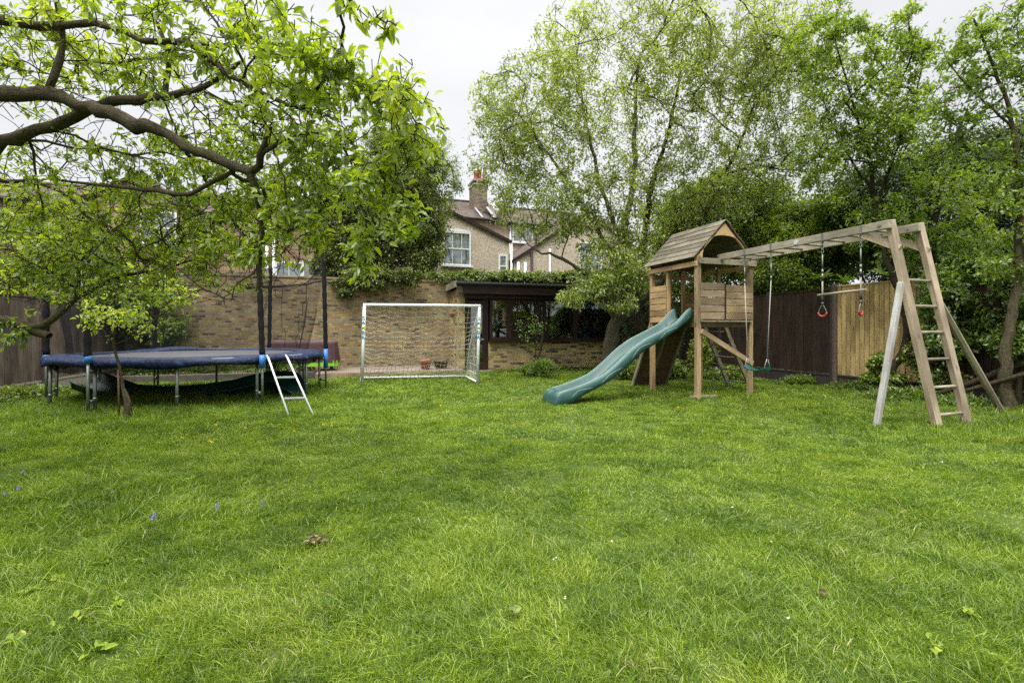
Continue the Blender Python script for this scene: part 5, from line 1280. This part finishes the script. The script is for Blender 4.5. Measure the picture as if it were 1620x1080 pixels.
xtra = volume_leaves([E3(945, 452, 12.2, .75, .42, .5), E3(905, 470, 12.0, .42, .28, .35), E3(980, 478, 12.3, .6, .28, .5), E3(1005, 430, 12.5, .7, .5, .6)], 5200, .085, .045, clump=1.5, thr=.47, shell=.2)
tree('broad_tree', 'tall multi stemmed tree with small grey green leaves behind the slide', 'tree', tuple(rt), paths, tips, 'leaf_big', 'bark_big', per=11, L=.095, Wd=.045, step=.22, minr=.0036, thin=.0065, rmax=.012, spread=.085, curve=.34, sag=.2, clump=.8, cfac=.3, down=-.1, extra=xtra)
# second darker tree behind tower
rt = np.array([3.9, 14.4, -.05])
paths = [[(tuple(rt), .2), b(1012, 540, 14.4, .16), b(1008, 470, 14.3, .13), b(1016, 400, 14.3, .11), b(1030, 300, 14.4, .08), b(1060, 200, 14.5, .05), b(1080, 90, 14.6, .03)],
         [b(1012, 480, 14.3, .1), b(1060, 430, 14.2, .07), b(1110, 350, 14.2, .055), b(1160, 250, 14.2, .04), b(1200, 150, 14.2, .02)],
         [b(1015, 460, 14.3, .08), b(985, 440, 14.2, .05), b(960, 400, 14.1, .03)]]
tips = ell([T3(1180, 170, 14.2, 2.3, 2.4, 1.8, 816, 0), T3(1100, 300, 14.2, 1.9, 1.5, 1.5, 374, 0), T3(1240, 90, 14.0, 1.7, 1.9, 1.5, 408, 0), T3(1260, 240, 13.5, 1.3, 1.3, 1.2, 255, 0)])
tree('broad_tree', 'leaning grey green tree with a dark trunk rising behind the play tower roof', 'tree', tuple(rt), paths, tips, 'leaf_big', 'bark_dark', per=12, L=.095, Wd=.045, step=.24, minr=.0036, thin=.0075, rmax=.012, spread=.08, sag=.2, clump=.8, cfac=.3, down=-.1)

# ---- ivy clad evergreen behind the brick wall
bush('evergreen_tree', 'dense dark ivy clad evergreen tree above the brick wall', 'tree', tuple(G(-3.3, 17.3, 0)),
     [E3(645, 330, 17.4, 1.45, 2.1, 1.4), E3(570, 400, 17.2, 1.4, 1.2, 1.2), E3(630, 262, 17.5, 1.4, 1.3, 1.2), E3(540, 330, 17.3, 1.0, 1.1, 1.1), E3(672, 390, 17.0, .7, 1.1, .8), E3(520, 420, 16.8, .6, .9, .8)],
     95000, .095, .055, 'leaf_ivy', clump=.9, thr=.40, shell=.35, seed=4)
tree('evergreen_tree', 'loose feathery top of a green tree rising above the ivy clad evergreen', 'tree', tuple(G(-3.0, 18.2, 0)), [[(tuple(G(-3.0, 18.2, 0)), .12), (tuple(P(650, 300, 18.2)), .06), (tuple(P(670, 230, 18.2)), .03)]],
     ell([T3(655, 260, 18, 1.3, 1.2, 1, 150, 0), T3(700, 250, 18, .75, .9, .7, 90, 0), T3(715, 290, 18, .45, .8, .5, 40, 0), T3(610, 230, 18, 1.1, .7, .8, 60, 0)]), 'leaf_hedge', 'bark_dark', per=14, L=.09, Wd=.035, step=.24, minr=.0045, thin=.008, rmax=.014, spread=.09, clump=1.0, cfac=.3)
bush('ivy', 'dark ivy hanging over the top of the brick wall', 'ivy', tuple(G(-3.2, 16.0, 2.6)),
     [E3(585, 440, 15.3, .95, .45, .25), E3(640, 438, 15.5, .7, .3, .25), E3(545, 455, 15.1, .45, .35, .2)], 9000, .08, .055, 'leaf_ivy', clump=1.6, thr=.45, shell=.2)
bush('ivy', 'yellow green ivy spreading along the garden room roof and wall top', 'ivy', tuple(G(5, 16.5, 2.85)),
     [E3(700, 437, 16.3, .8, .22, .3), E3(745, 437, 16.6, .9, .25, .5), E3(800, 438, 17, .9, .26, .5), E3(855, 440, 17.2, .8, .28, .5), E3(910, 440, 17.4, 1., .35, .5), E3(960, 440, 17.4, 1., .4, .5)], 26000, .085, .055, 'leaf_lime', clump=2.0, thr=.44, shell=.25)
# dark shrub in the far left corner behind the net
bush('shrub', 'dark green shrub in the corner behind the trampoline net', 'shrub', tuple(G(-5.3, 15.3, 0)), [E3(215, 480, 13.2, .9, .95, .6), E3(250, 520, 13.3, .8, .6, .5), E3(175, 470, 12.6, .5, .9, .4)], 18000, .085, .05, 'leaf_hedge', clump=1.3)
bush('conifer', 'feathery yellow green shrub rising over the left fence', 'shrub', (-12.0, 11.3, 0), [E3(20, 400, 11.8, 1.2, 1.0, .9), E3(110, 390, 12.8, 1.1, .9, .8)], 14000, .085, .045, 'leaf_hedge', clump=1.2)

# ---- hedges and trees over the right fence
hl = 'leaf_hedge'
bush('hedge_tree', 'mid green dense tree right behind the play tower roof', 'tree', (6.6, 16.2, 0), [E3(1130, 380, 16.2, 2.1, 1.4, 1.2), E3(1090, 430, 16, 1.6, 1.4, 1.0), E3(1200, 390, 15.8, 1.6, 1.4, 1.2), E3(1080, 330, 16.4, 1.2, .8, 1.), E3(1140, 300, 16.4, .9, .6, .8), E3(1200, 320, 16.2, 1.1, .9, 1.), E3(1250, 350, 16, .9, .8, .8), E3(1050, 390, 16, .8, .7, .8)], 62000, .11, .06, hl, clump=1.0, thr=.43, shell=.3, seed=11)
bush('hedge_tree', 'broad green shrub over the dark fence between the swing ropes', 'tree', (9.2, 14.5, 0), [E3(1270, 400, 14.6, 1.6, 1.3, 1.0), E3(1230, 440, 14.4, 1.2, .8, .9), E3(1320, 380, 14.2, 1.3, 1.2, 1.0), E3(1280, 350, 15.0, 1.4, .7, 1.)], 48000, .10, .06, hl, clump=.8, thr=.38, shell=.4, seed=12)
bush('conifer', 'very dark conifer behind the top of the ladder frame', 'tree', (11.2, 12.6, 0), [E3(1400, 330, 12.6, 1.3, 1.3, 1.0), E3(1500, 330, 12.0, 1.7, 1.5, 1.1), E3(1560, 270, 12.2, 1.4, 1.1, 1.0), E3(1470, 420, 12, 1.4, 1.0, 1.0)], 60000, .09, .04, 'leaf_yew', clump=.8, thr=.33, shell=.5, seed=13)
bush('conifer', 'dark hedge conifer at the far right above the fence', 'tree', (13.0, 11.0, 0), [E3(1640, 330, 11.0, 1.5, 1.6, 1.0), E3(1600, 430, 10.8, 1.2, 1.2, .9), E3(1690, 250, 11, 1.4, 1.4, 1.0)], 36000, .09, .04, 'leaf_yew', clump=.8, thr=.36, shell=.5, seed=14)
bush('hedge_tree', 'lighter green tree over the pale fence panel', 'tree', (9.6, 12.6, 0), [E3(1390, 370, 12.2, .9, .65, .6), E3(1430, 400, 11.8, .7, .6, .5), E3(1340, 330, 12.9, 1.0, .7, .8)], 22000, .09, .055, 'leaf_young', clump=1.0, thr=.5, shell=.2, seed=15)
# shrub with large pale leaves looking over the fence
def rhodo(name, label, px, py, d, n=11, L=.34):
    c = np.array(P(px, py, d)); t = thing(name, label, 'plant', tuple(c - [0, 0, .5]))
    az = np.arange(n) / n * 2 * np.pi * 1.6 + nr.rand(n) * .5; el = nr.uniform(.15, 1.1, n)
    Dd = np.stack([np.cos(az) * np.cos(el), np.sin(az) * np.cos(el), np.sin(el)], 1)
    V, Fc, U = leaves(np.repeat(c[None], n, 0), Dd, L * nr.uniform(.7, 1.1, n), .075 * L / .3, nr.uniform(.5, .95, n), True, .35); bulk('leaves', V, Fc, U, M['leaf_shrub'], t)
    mb = MB(); mb.tube([c, c - [0, 0, .5]], .015, 6); mb.build('stem', M['bark_dark'], t)
rhodo('broadleaf_plant', 'pale long leaved plant rosette above the dark fence end', 1303, 440, 11.95); rhodo('broadleaf_plant', 'small long leaved plant rosette just right of the concrete post', 1338, 447, 11.6, 9, .30); rhodo('broadleaf_plant', 'arching long leaved plant over the pale fence panel', 1395, 434, 10.8, 10, .34)

# ---- young trees along the right fence, inside the garden
def gpt(px, d): v = P(px, 522, d); v.z = -.05; return tuple(v)
rt = gpt(1400, 9.5)
paths = [[(rt, .10), b(1412, 580, 9.5, .085), b(1436, 540, 9.5, .075), b(1425, 470, 9.5, .06), b(1400, 400, 9.7, .05), b(1385, 330, 10.1, .045), b(1375, 250, 10.1, .03), b(1345, 150, 10.1, .02), b(1320, 60, 10.1, .012)],
         [b(1385, 330, 10.1, .035), b(1410, 260, 10, .028), b(1440, 180, 9.9, .02), b(1460, 100, 9.8, .012)],
         [b(1380, 300, 10.1, .03), b(1350, 260, 10.3, .022), b(1310, 180, 10.4, .015), b(1290, 100, 10.5, .01)]]
tips = ell([T3(1370, 140, 10, 1.35, 1.5, .9, 495, 0), T3(1320, 240, 10.4, 1.0, 1.0, .7, 195, 0), T3(1420, 220, 9.9, .8, 1.1, .7, 180, 0), T3(1310, 60, 10.3, .9, .9, .7, 165, 0), T3(1440, 60, 9.9, .4, .7, .4, 60, 0), T3(1400, 350, 10, .8, .6, .5, 105, 0)])
tree('young_tree', 'slender bright green tree growing by the pale fence panel', 'tree', rt, paths, tips, 'leaf_young', 'bark_dark', pick=.55, per=20, L=.09, Wd=.045, step=.18, minr=.0032, thin=.0055, rmax=.0095, spread=.05, sag=.15, clump=1.0, cfac=.35, down=0)
rt = gpt(1600, 7.7)
paths = [[(rt, .09), b(1590, 560, 7.7, .075), b(1607, 480, 7.7, .065), b(1613, 380, 7.7, .055), b(1612, 280, 7.7, .045), b(1600, 190, 7.7, .032), b(1575, 110, 7.7, .02), b(1540, 30, 7.7, .012)],
         [b(1612, 300, 7.7, .03), b(1640, 200, 7.7, .025), b(1650, 90, 7.6, .015)], [b(1600, 200, 7.7, .02), b(1545, 150, 7.6, .014), b(1500, 100, 7.6, .009)]]
tips = ell([T3(1530, 200, 8.2, .8, .9, .5, 90, 0), T3(1590, 60, 7.8, .7, .8, .5, 120, 0), T3(1500, 160, 8.6, .5, .8, .4, 50, 0), T3(1570, 150, 7.7, .8, 1.2, .6, 154, 0), T3(1640, 150, 7.7, .7, 1.4, .7, 154, 0), T3(1530, 60, 7.7, .42, .5, .4, 47, 0), T3(1560, 300, 7.8, .8, .6, .5, 112, 0), T3(1490, 250, 8.4, .7, .5, .5, 56, 0), T3(1600, 400, 7.8, .6, .6, .4, 84, 0), T3(1490, 110, 7.8, .25, .5, .3, 16, 0)])
tree('young_tree', 'airy young tree at the right edge with sky showing through its crown', 'tree', rt, paths, tips, 'leaf_young', 'bark_fruit', pick=.55, per=16, L=.08, Wd=.040, step=.16, minr=.0028, thin=.0045, rmax=.0085, spread=.045, clump=1.2, cfac=.3, down=.05)
# upright dark stems standing between
rt = gpt(1480, 9.6)
paths = [[(rt, .07), b(1478, 480, 9.6, .06), b(1475, 380, 9.7, .05), b(1500, 250, 9.8, .035), b(1530, 180, 9.8, .02)], [b(1475, 400, 9.7, .04), b(1505, 330, 9.7, .03), b(1502, 200, 9.7, .015)]]
tips = ell([T3(1470, 330, 9.6, .9, .8, .6, 120, 0), T3(1520, 270, 9.7, .9, .7, .6, 90, 0), T3(1440, 400, 9.6, .6, .5, .5, 50, 0), T3(1530, 380, 9.3, .7, .6, .5, 80, 0)])
tree('young_tree', 'dark stemmed tree tangled with greenery just behind the ladder', 'tree', rt, paths, tips, 'leaf_young', 'bark_dark', pick=.55, per=22, L=.09, Wd=.05, step=.18, minr=.0034, thin=.005, rmax=.0095, spread=.06, clump=1.0, cfac=.35, down=.1)

# shrubs at the right
bush('shrub', 'bright green leafy shrub between the ladder and the right edge', 'shrub', gpt(1530, 8.9), [E3(1500, 470, 8.9, .6, .6, .5), E3(1560, 500, 8.7, .55, .55, .4), E3(1490, 540, 8.8, .45, .5, .4), E3(1600, 460, 8.3, .5, .6, .4), E3(1545, 420, 9.0, .6, .4, .4)], 17000, .075, .045, 'leaf_shrub', clump=1.7, thr=.46, shell=.2, seed=31)
bush('shrub', 'low green shrub hanging over the fallen branch at the right edge', 'shrub', gpt(1610, 7.9), [E3(1600, 540, 7.9, .32, .3, .3), E3(1640, 500, 7.7, .4, .5, .3)], 4500, .07, .042, 'leaf_shrub', clump=2.0, thr=.46, shell=.2, seed=32)
bush('ivy', 'dark ivy clump climbing at the foot of the pale fence', 'ivy', gpt(1395, 9.7), [E3(1393, 575, 9.7, .2, .22, .2), E3(1412, 600, 9.5, .24, .16, .2), E3(1378, 598, 9.8, .2, .1, .15)], 4200, .075, .06, 'leaf_hedge', clump=2.0, thr=.42, shell=.2, seed=33)
bush('shrub', 'yellow speckled low plant behind the bottom ladder rungs', 'shrub', gpt(1490, 9.0), [E3(1475, 590, 9.0, .35, .25, .25), E3(1500, 600, 8.9, .35, .18, .25), E3(1450, 560, 9.3, .3, .3, .2)], 3000, .06, .045, 'leaf_lime', clump=2.0, thr=.5, shell=.1, seed=34)
# long grass and weeds along fences
bush('weeds', 'rough weeds and bramble along the right fence foot', 'weeds', gpt(1380, 9.9), [E3(1440, 628, 8.9, .9, .16, .4), E3(1360, 612, 10.6, .7, .12, .25), E3(1540, 640, 8.0, .7, .15, .35), E3(1280, 603, 11.9, .8, .12, .2)], 9000, .10, .025, 'leaf_shrub', clump=2.2, thr=.48, shell=.1, seed=35, down=-.6)
bush('weeds', 'ivy and nettles at the foot of the left fence', 'weeds', tuple(G(-6.0, 7.2, 0)), [(tuple(G(-6.0, 5.6 + q * .8, .1)), (.32, .5, .16 + .1 * (q % 2))) for q in range(9)], 12000, .07, .04, 'leaf_hedge', clump=2.2, thr=.46, shell=.1, seed=36, down=-.2)
bush('weeds', 'dark undergrowth behind the climbing wall of the play tower', 'weeds', (4.6, 12.6, 0), [E3(1060, 585, 12.8, .6, .3, .3), E3(1110, 560, 12.9, .35, .5, .3), E3(1000, 585, 12.9, .6, .25, .3), E3(1150, 590, 12.6, .6, .18, .3)], 8000, .08, .045, 'leaf_hedge', clump=1.8, thr=.45, shell=.1, seed=37)
# old ivy covered stump / dark growth right of the garden room
bush('ivy_stump', 'thick dark twiggy growth between the garden room and the play tower', 'shrub', (3.7, 15.0, 0), [E3(1010, 510, 14.9, .55, 1.2, .4), E3(1050, 520, 15.2, .7, 1.2, .4)], 16000, .08, .02, 'leaf_yew', clump=1.4, thr=.36, shell=.2, seed=38)
# fallen branches
paths_ = [((1660, 560, 7.6, .05), (1600, 580, 7.9, .055), (1540, 604, 8.3, .05), (1490, 620, 8.6, .04), (1440, 635, 8.9, .02)), ((1680, 575, 7.3, .03), (1600, 597, 7.6, .035), (1530, 617, 8.0, .03), (1470, 640, 8.3, .018))]
lb = ['thick fallen branch lying low at the right edge beside the ladder', 'thinner fallen branch lying just below the thick one at the right edge']
for k, pp in enumerate(paths_):
    mb = MB(); q = [P(*p[:3]) for p in pp]; mb.tube(q, [p[3] for p in pp], 10); o = mb.build('fallen_branch', M['bark_log']); tag(o, lb[k], 'branch')
q = [P(1555, 590, 8.2), P(1570, 540, 8.3), P(1595, 480, 8.4), P(1600, 400, 8.4)]
# ---- rose bush by the garden room
rt = P(845, 522, 13.5); rt.z = 0
paths = [[(tuple(rt), .018), b(848, 540, 13.5, .014), b(850, 510, 13.5, .008)]]
tips = ell([T3(845, 515, 13.5, .55, .35, .3, 55, 0), T3(835, 540, 13.5, .35, .3, .3, 20, 0)])
tree('rose_bush', 'thin straggly rose bush against the garden room wall', 'rose bush', tuple(rt), paths, tips, 'leaf_shrub', 'bark_dark', per=3, L=.06, Wd=.04, step=.15, minr=.003, thin=.005, rmax=.012, spread=.05, cfac=.3)
bush('shrub', 'rounded green shrub at the foot of the rose bush', 'shrub', tuple(P(860, 522, 13.4) * 1), [E3(862, 580, 13.3, .38, .2, .3), E3(835, 585, 13.4, .3, .14, .25)], 3200, .085, .02, 'leaf_shrub', clump=2, thr=.45, shell=.2, seed=41, down=-.4)
bush('weeds', 'low creeping plants along the garden room wall base', 'weeds', tuple(G(6, 14.3, 0)), [(tuple(G(4.3 + q * .8, 14.35, .05)), (.5, .25, .12)) for q in range(6)], 4000, .06, .03, 'leaf_shrub', clump=2.2, thr=.48, shell=.1, seed=42, down=-.4)

# ================================================================== SMALL THINGS IN THE LAWN
def gp(px, py):
    d = CH * F / (py - HZ); return Vector(((px - 810) / F * d, d, gz1((px - 810) / F * d, d)))
def bluebell():
    t = thing('bluebell', 'x', 'flower', (0, 0, 0)); mb = MB(); mb.tube([(0, 0, 0), (.004, 0, .08), (.012, 0, .15), (.035, 0, .185)], .0022, 5); mb.build('stem', M['leaf_shrub'], t)
    n = 9; k = np.arange(n); base = np.stack([.012 + .0025 * k, .012 * np.sin(k * 2.4), .135 + .006 * k], 1)
    V = []; mb = MB()
    for q in range(n): mb.lathe(base[q] + np.array([.008, 0, 0]), [(.003, .004), (.007, -.006), (.0065, -.016), (.012, -.024)], 6)
    mb.build('bells', M['bluebell'], t); return t
bp = bluebell(); items = [((33, 745), 'bluebell uppermost of the cluster at the left edge'), ((28, 770), 'bluebell in the middle of the left edge cluster'), ((13, 778), 'bluebell at the very left edge of the frame'), ((238, 826), 'single bluebell nearest the camera left of the brown leaf'), ((343, 806), 'pale bluebell between two others in the left lawn'), ((419, 798), 'bluebell closest to the middle of the lawn')]
for k, ((x, y), lab) in enumerate(items):
    o = bp if k == 0 else copy_tree(bp); o.location = gp(x, y + 12); o.rotation_euler.z = k * 2.1; o['label'] = lab; o['group'] = 'bluebells in the lawn'; s = .55 if k != 3 else .72; o.scale = (s, s, s)
def dandelion():
    t = thing('dandelion', 'x', 'flower', (0, 0, 0)); mb = MB(); mb.tube([(0, 0, 0), (.003, 0, .06)], .002, 5); mb.build('stem', M['leaf_shrub'], t)
    n = 34; az = np.arange(n) * 2.4; el = np.linspace(.1, 1.3, n); Dd = np.stack([np.cos(az) * np.cos(el), np.sin(az) * np.cos(el), np.sin(el)], 1)
    V, Fc, U = leaves(np.repeat(np.array([[.003, 0, .06]]), n, 0), Dd, .02, .006, nr.rand(n), False, .1); bulk('petals', V, Fc, U, M['dandelion'], t); return t
dp = dandelion(); dl = [(341, 677), (388, 681), (429, 674), (289, 694), (331, 700), (335, 702), (465, 687), (511, 675), (525, 677), (697, 643), (1072, 645), (1270, 628)]
for k, (x, y) in enumerate(dl):
    o = dp if k == 0 else copy_tree(dp); o.location = gp(x, y + 4); o.rotation_euler.z = k * 1.3; o['group'] = 'dandelions dotted in the lawn'; o['label'] = 'small yellow dandelion flower dotted in the lawn grass'; o.scale = (1.15,) * 3
def fallen(name, lab, px, py, mat, L, Wd, n=1, group=None):
    c = np.array(gp(px, py)); az = nr.rand(n) * 6.28; Dd = np.stack([np.cos(az), np.sin(az), nr.uniform(-.05, .35, n)], 1)
    V, Fc, U = leaves(c + np.array([0, 0, .03 if n > 9 else .045]) + nr.normal(0, .035 if n > 9 else (.008 if n > 1 else 0), (n, 3)) * [1, 1, .3], unit(Dd), L * nr.uniform(.7, 1.1, n), Wd, nr.rand(n), True, .3)
    o = bulk(name, V, Fc, U, M[mat]); tag(o, lab, 'leaf', group)
fallen('dry_leaves', 'crumpled brown dead leaves lying left of centre in the lawn', 499, 862, 'dry_leaf', .045, .028, 34)
fallen('fallen_leaf', 'pale lobed fallen leaf near the bottom middle of the lawn', 810, 988, 'leaf_lime', .05, .03, 5)
fallen('fallen_leaf', 'pale curled leaf lying in the right half of the foreground lawn', 1309, 950, 'dry_leaf', .06, .024, 1)
fallen('fallen_leaf', 'yellowish long leaf in the lawn towards the right edge', 1562, 898, 'leaf_lime', .07, .018, 1)
for k, (x, y, lab) in enumerate([(894, 962, 'white petal in the foreground grass below the centre'), (876, 896, 'white petal just above the centre foreground petal'), (968, 866, 'white petal right of the middle of the lawn'), (1218, 872, 'white petal in the right part of the lawn'), (1248, 990, 'white petal low in the right foreground'), (69, 770, 'pinkish white petal beside the left bluebells'), (1492, 738, 'white petal far up the right side of the lawn'), (1160, 816, 'white petal half way up the right lawn')]):
    fallen('petal', lab, x, y, 'petal', .016, .010, 2, 'white petals fallen on the lawn')
# broad leaved weeds in the near left lawn
wl = [(40, 950), (95, 925), (130, 985), (85, 1010), (60, 880), (150, 1050), (20, 1030), (180, 970), (300, 760), (100, 800), (215, 900), (30, 905), (160, 900), (1480, 1020), (1540, 975), (1575, 1040), (250, 700), (1560, 640), (1535, 655), (1350, 650)]
for k, (x, y) in enumerate(wl):
    c = np.array(gp(x, min(y, 1075))); n = 7; az = nr.rand(n) * 6.28; el = nr.uniform(.1, .6, n); Dd = np.stack([np.cos(az) * np.cos(el), np.sin(az) * np.cos(el), np.sin(el)], 1)
    V, Fc, U = leaves(np.repeat((c + [0, 0, .025])[None], n, 0) + nr.normal(0, .015, (n, 3)) * [1, 1, 0], Dd, nr.uniform(.03, .06, n), .024, nr.uniform(.3, .9, n), True, .25)
    o = bulk('broadleaf_weed', V, Fc, U, M['grass']); tag(o, 'broad leaved weed rosette growing up through the lawn grass', 'weed', 'broad leaved weeds in the lawn')
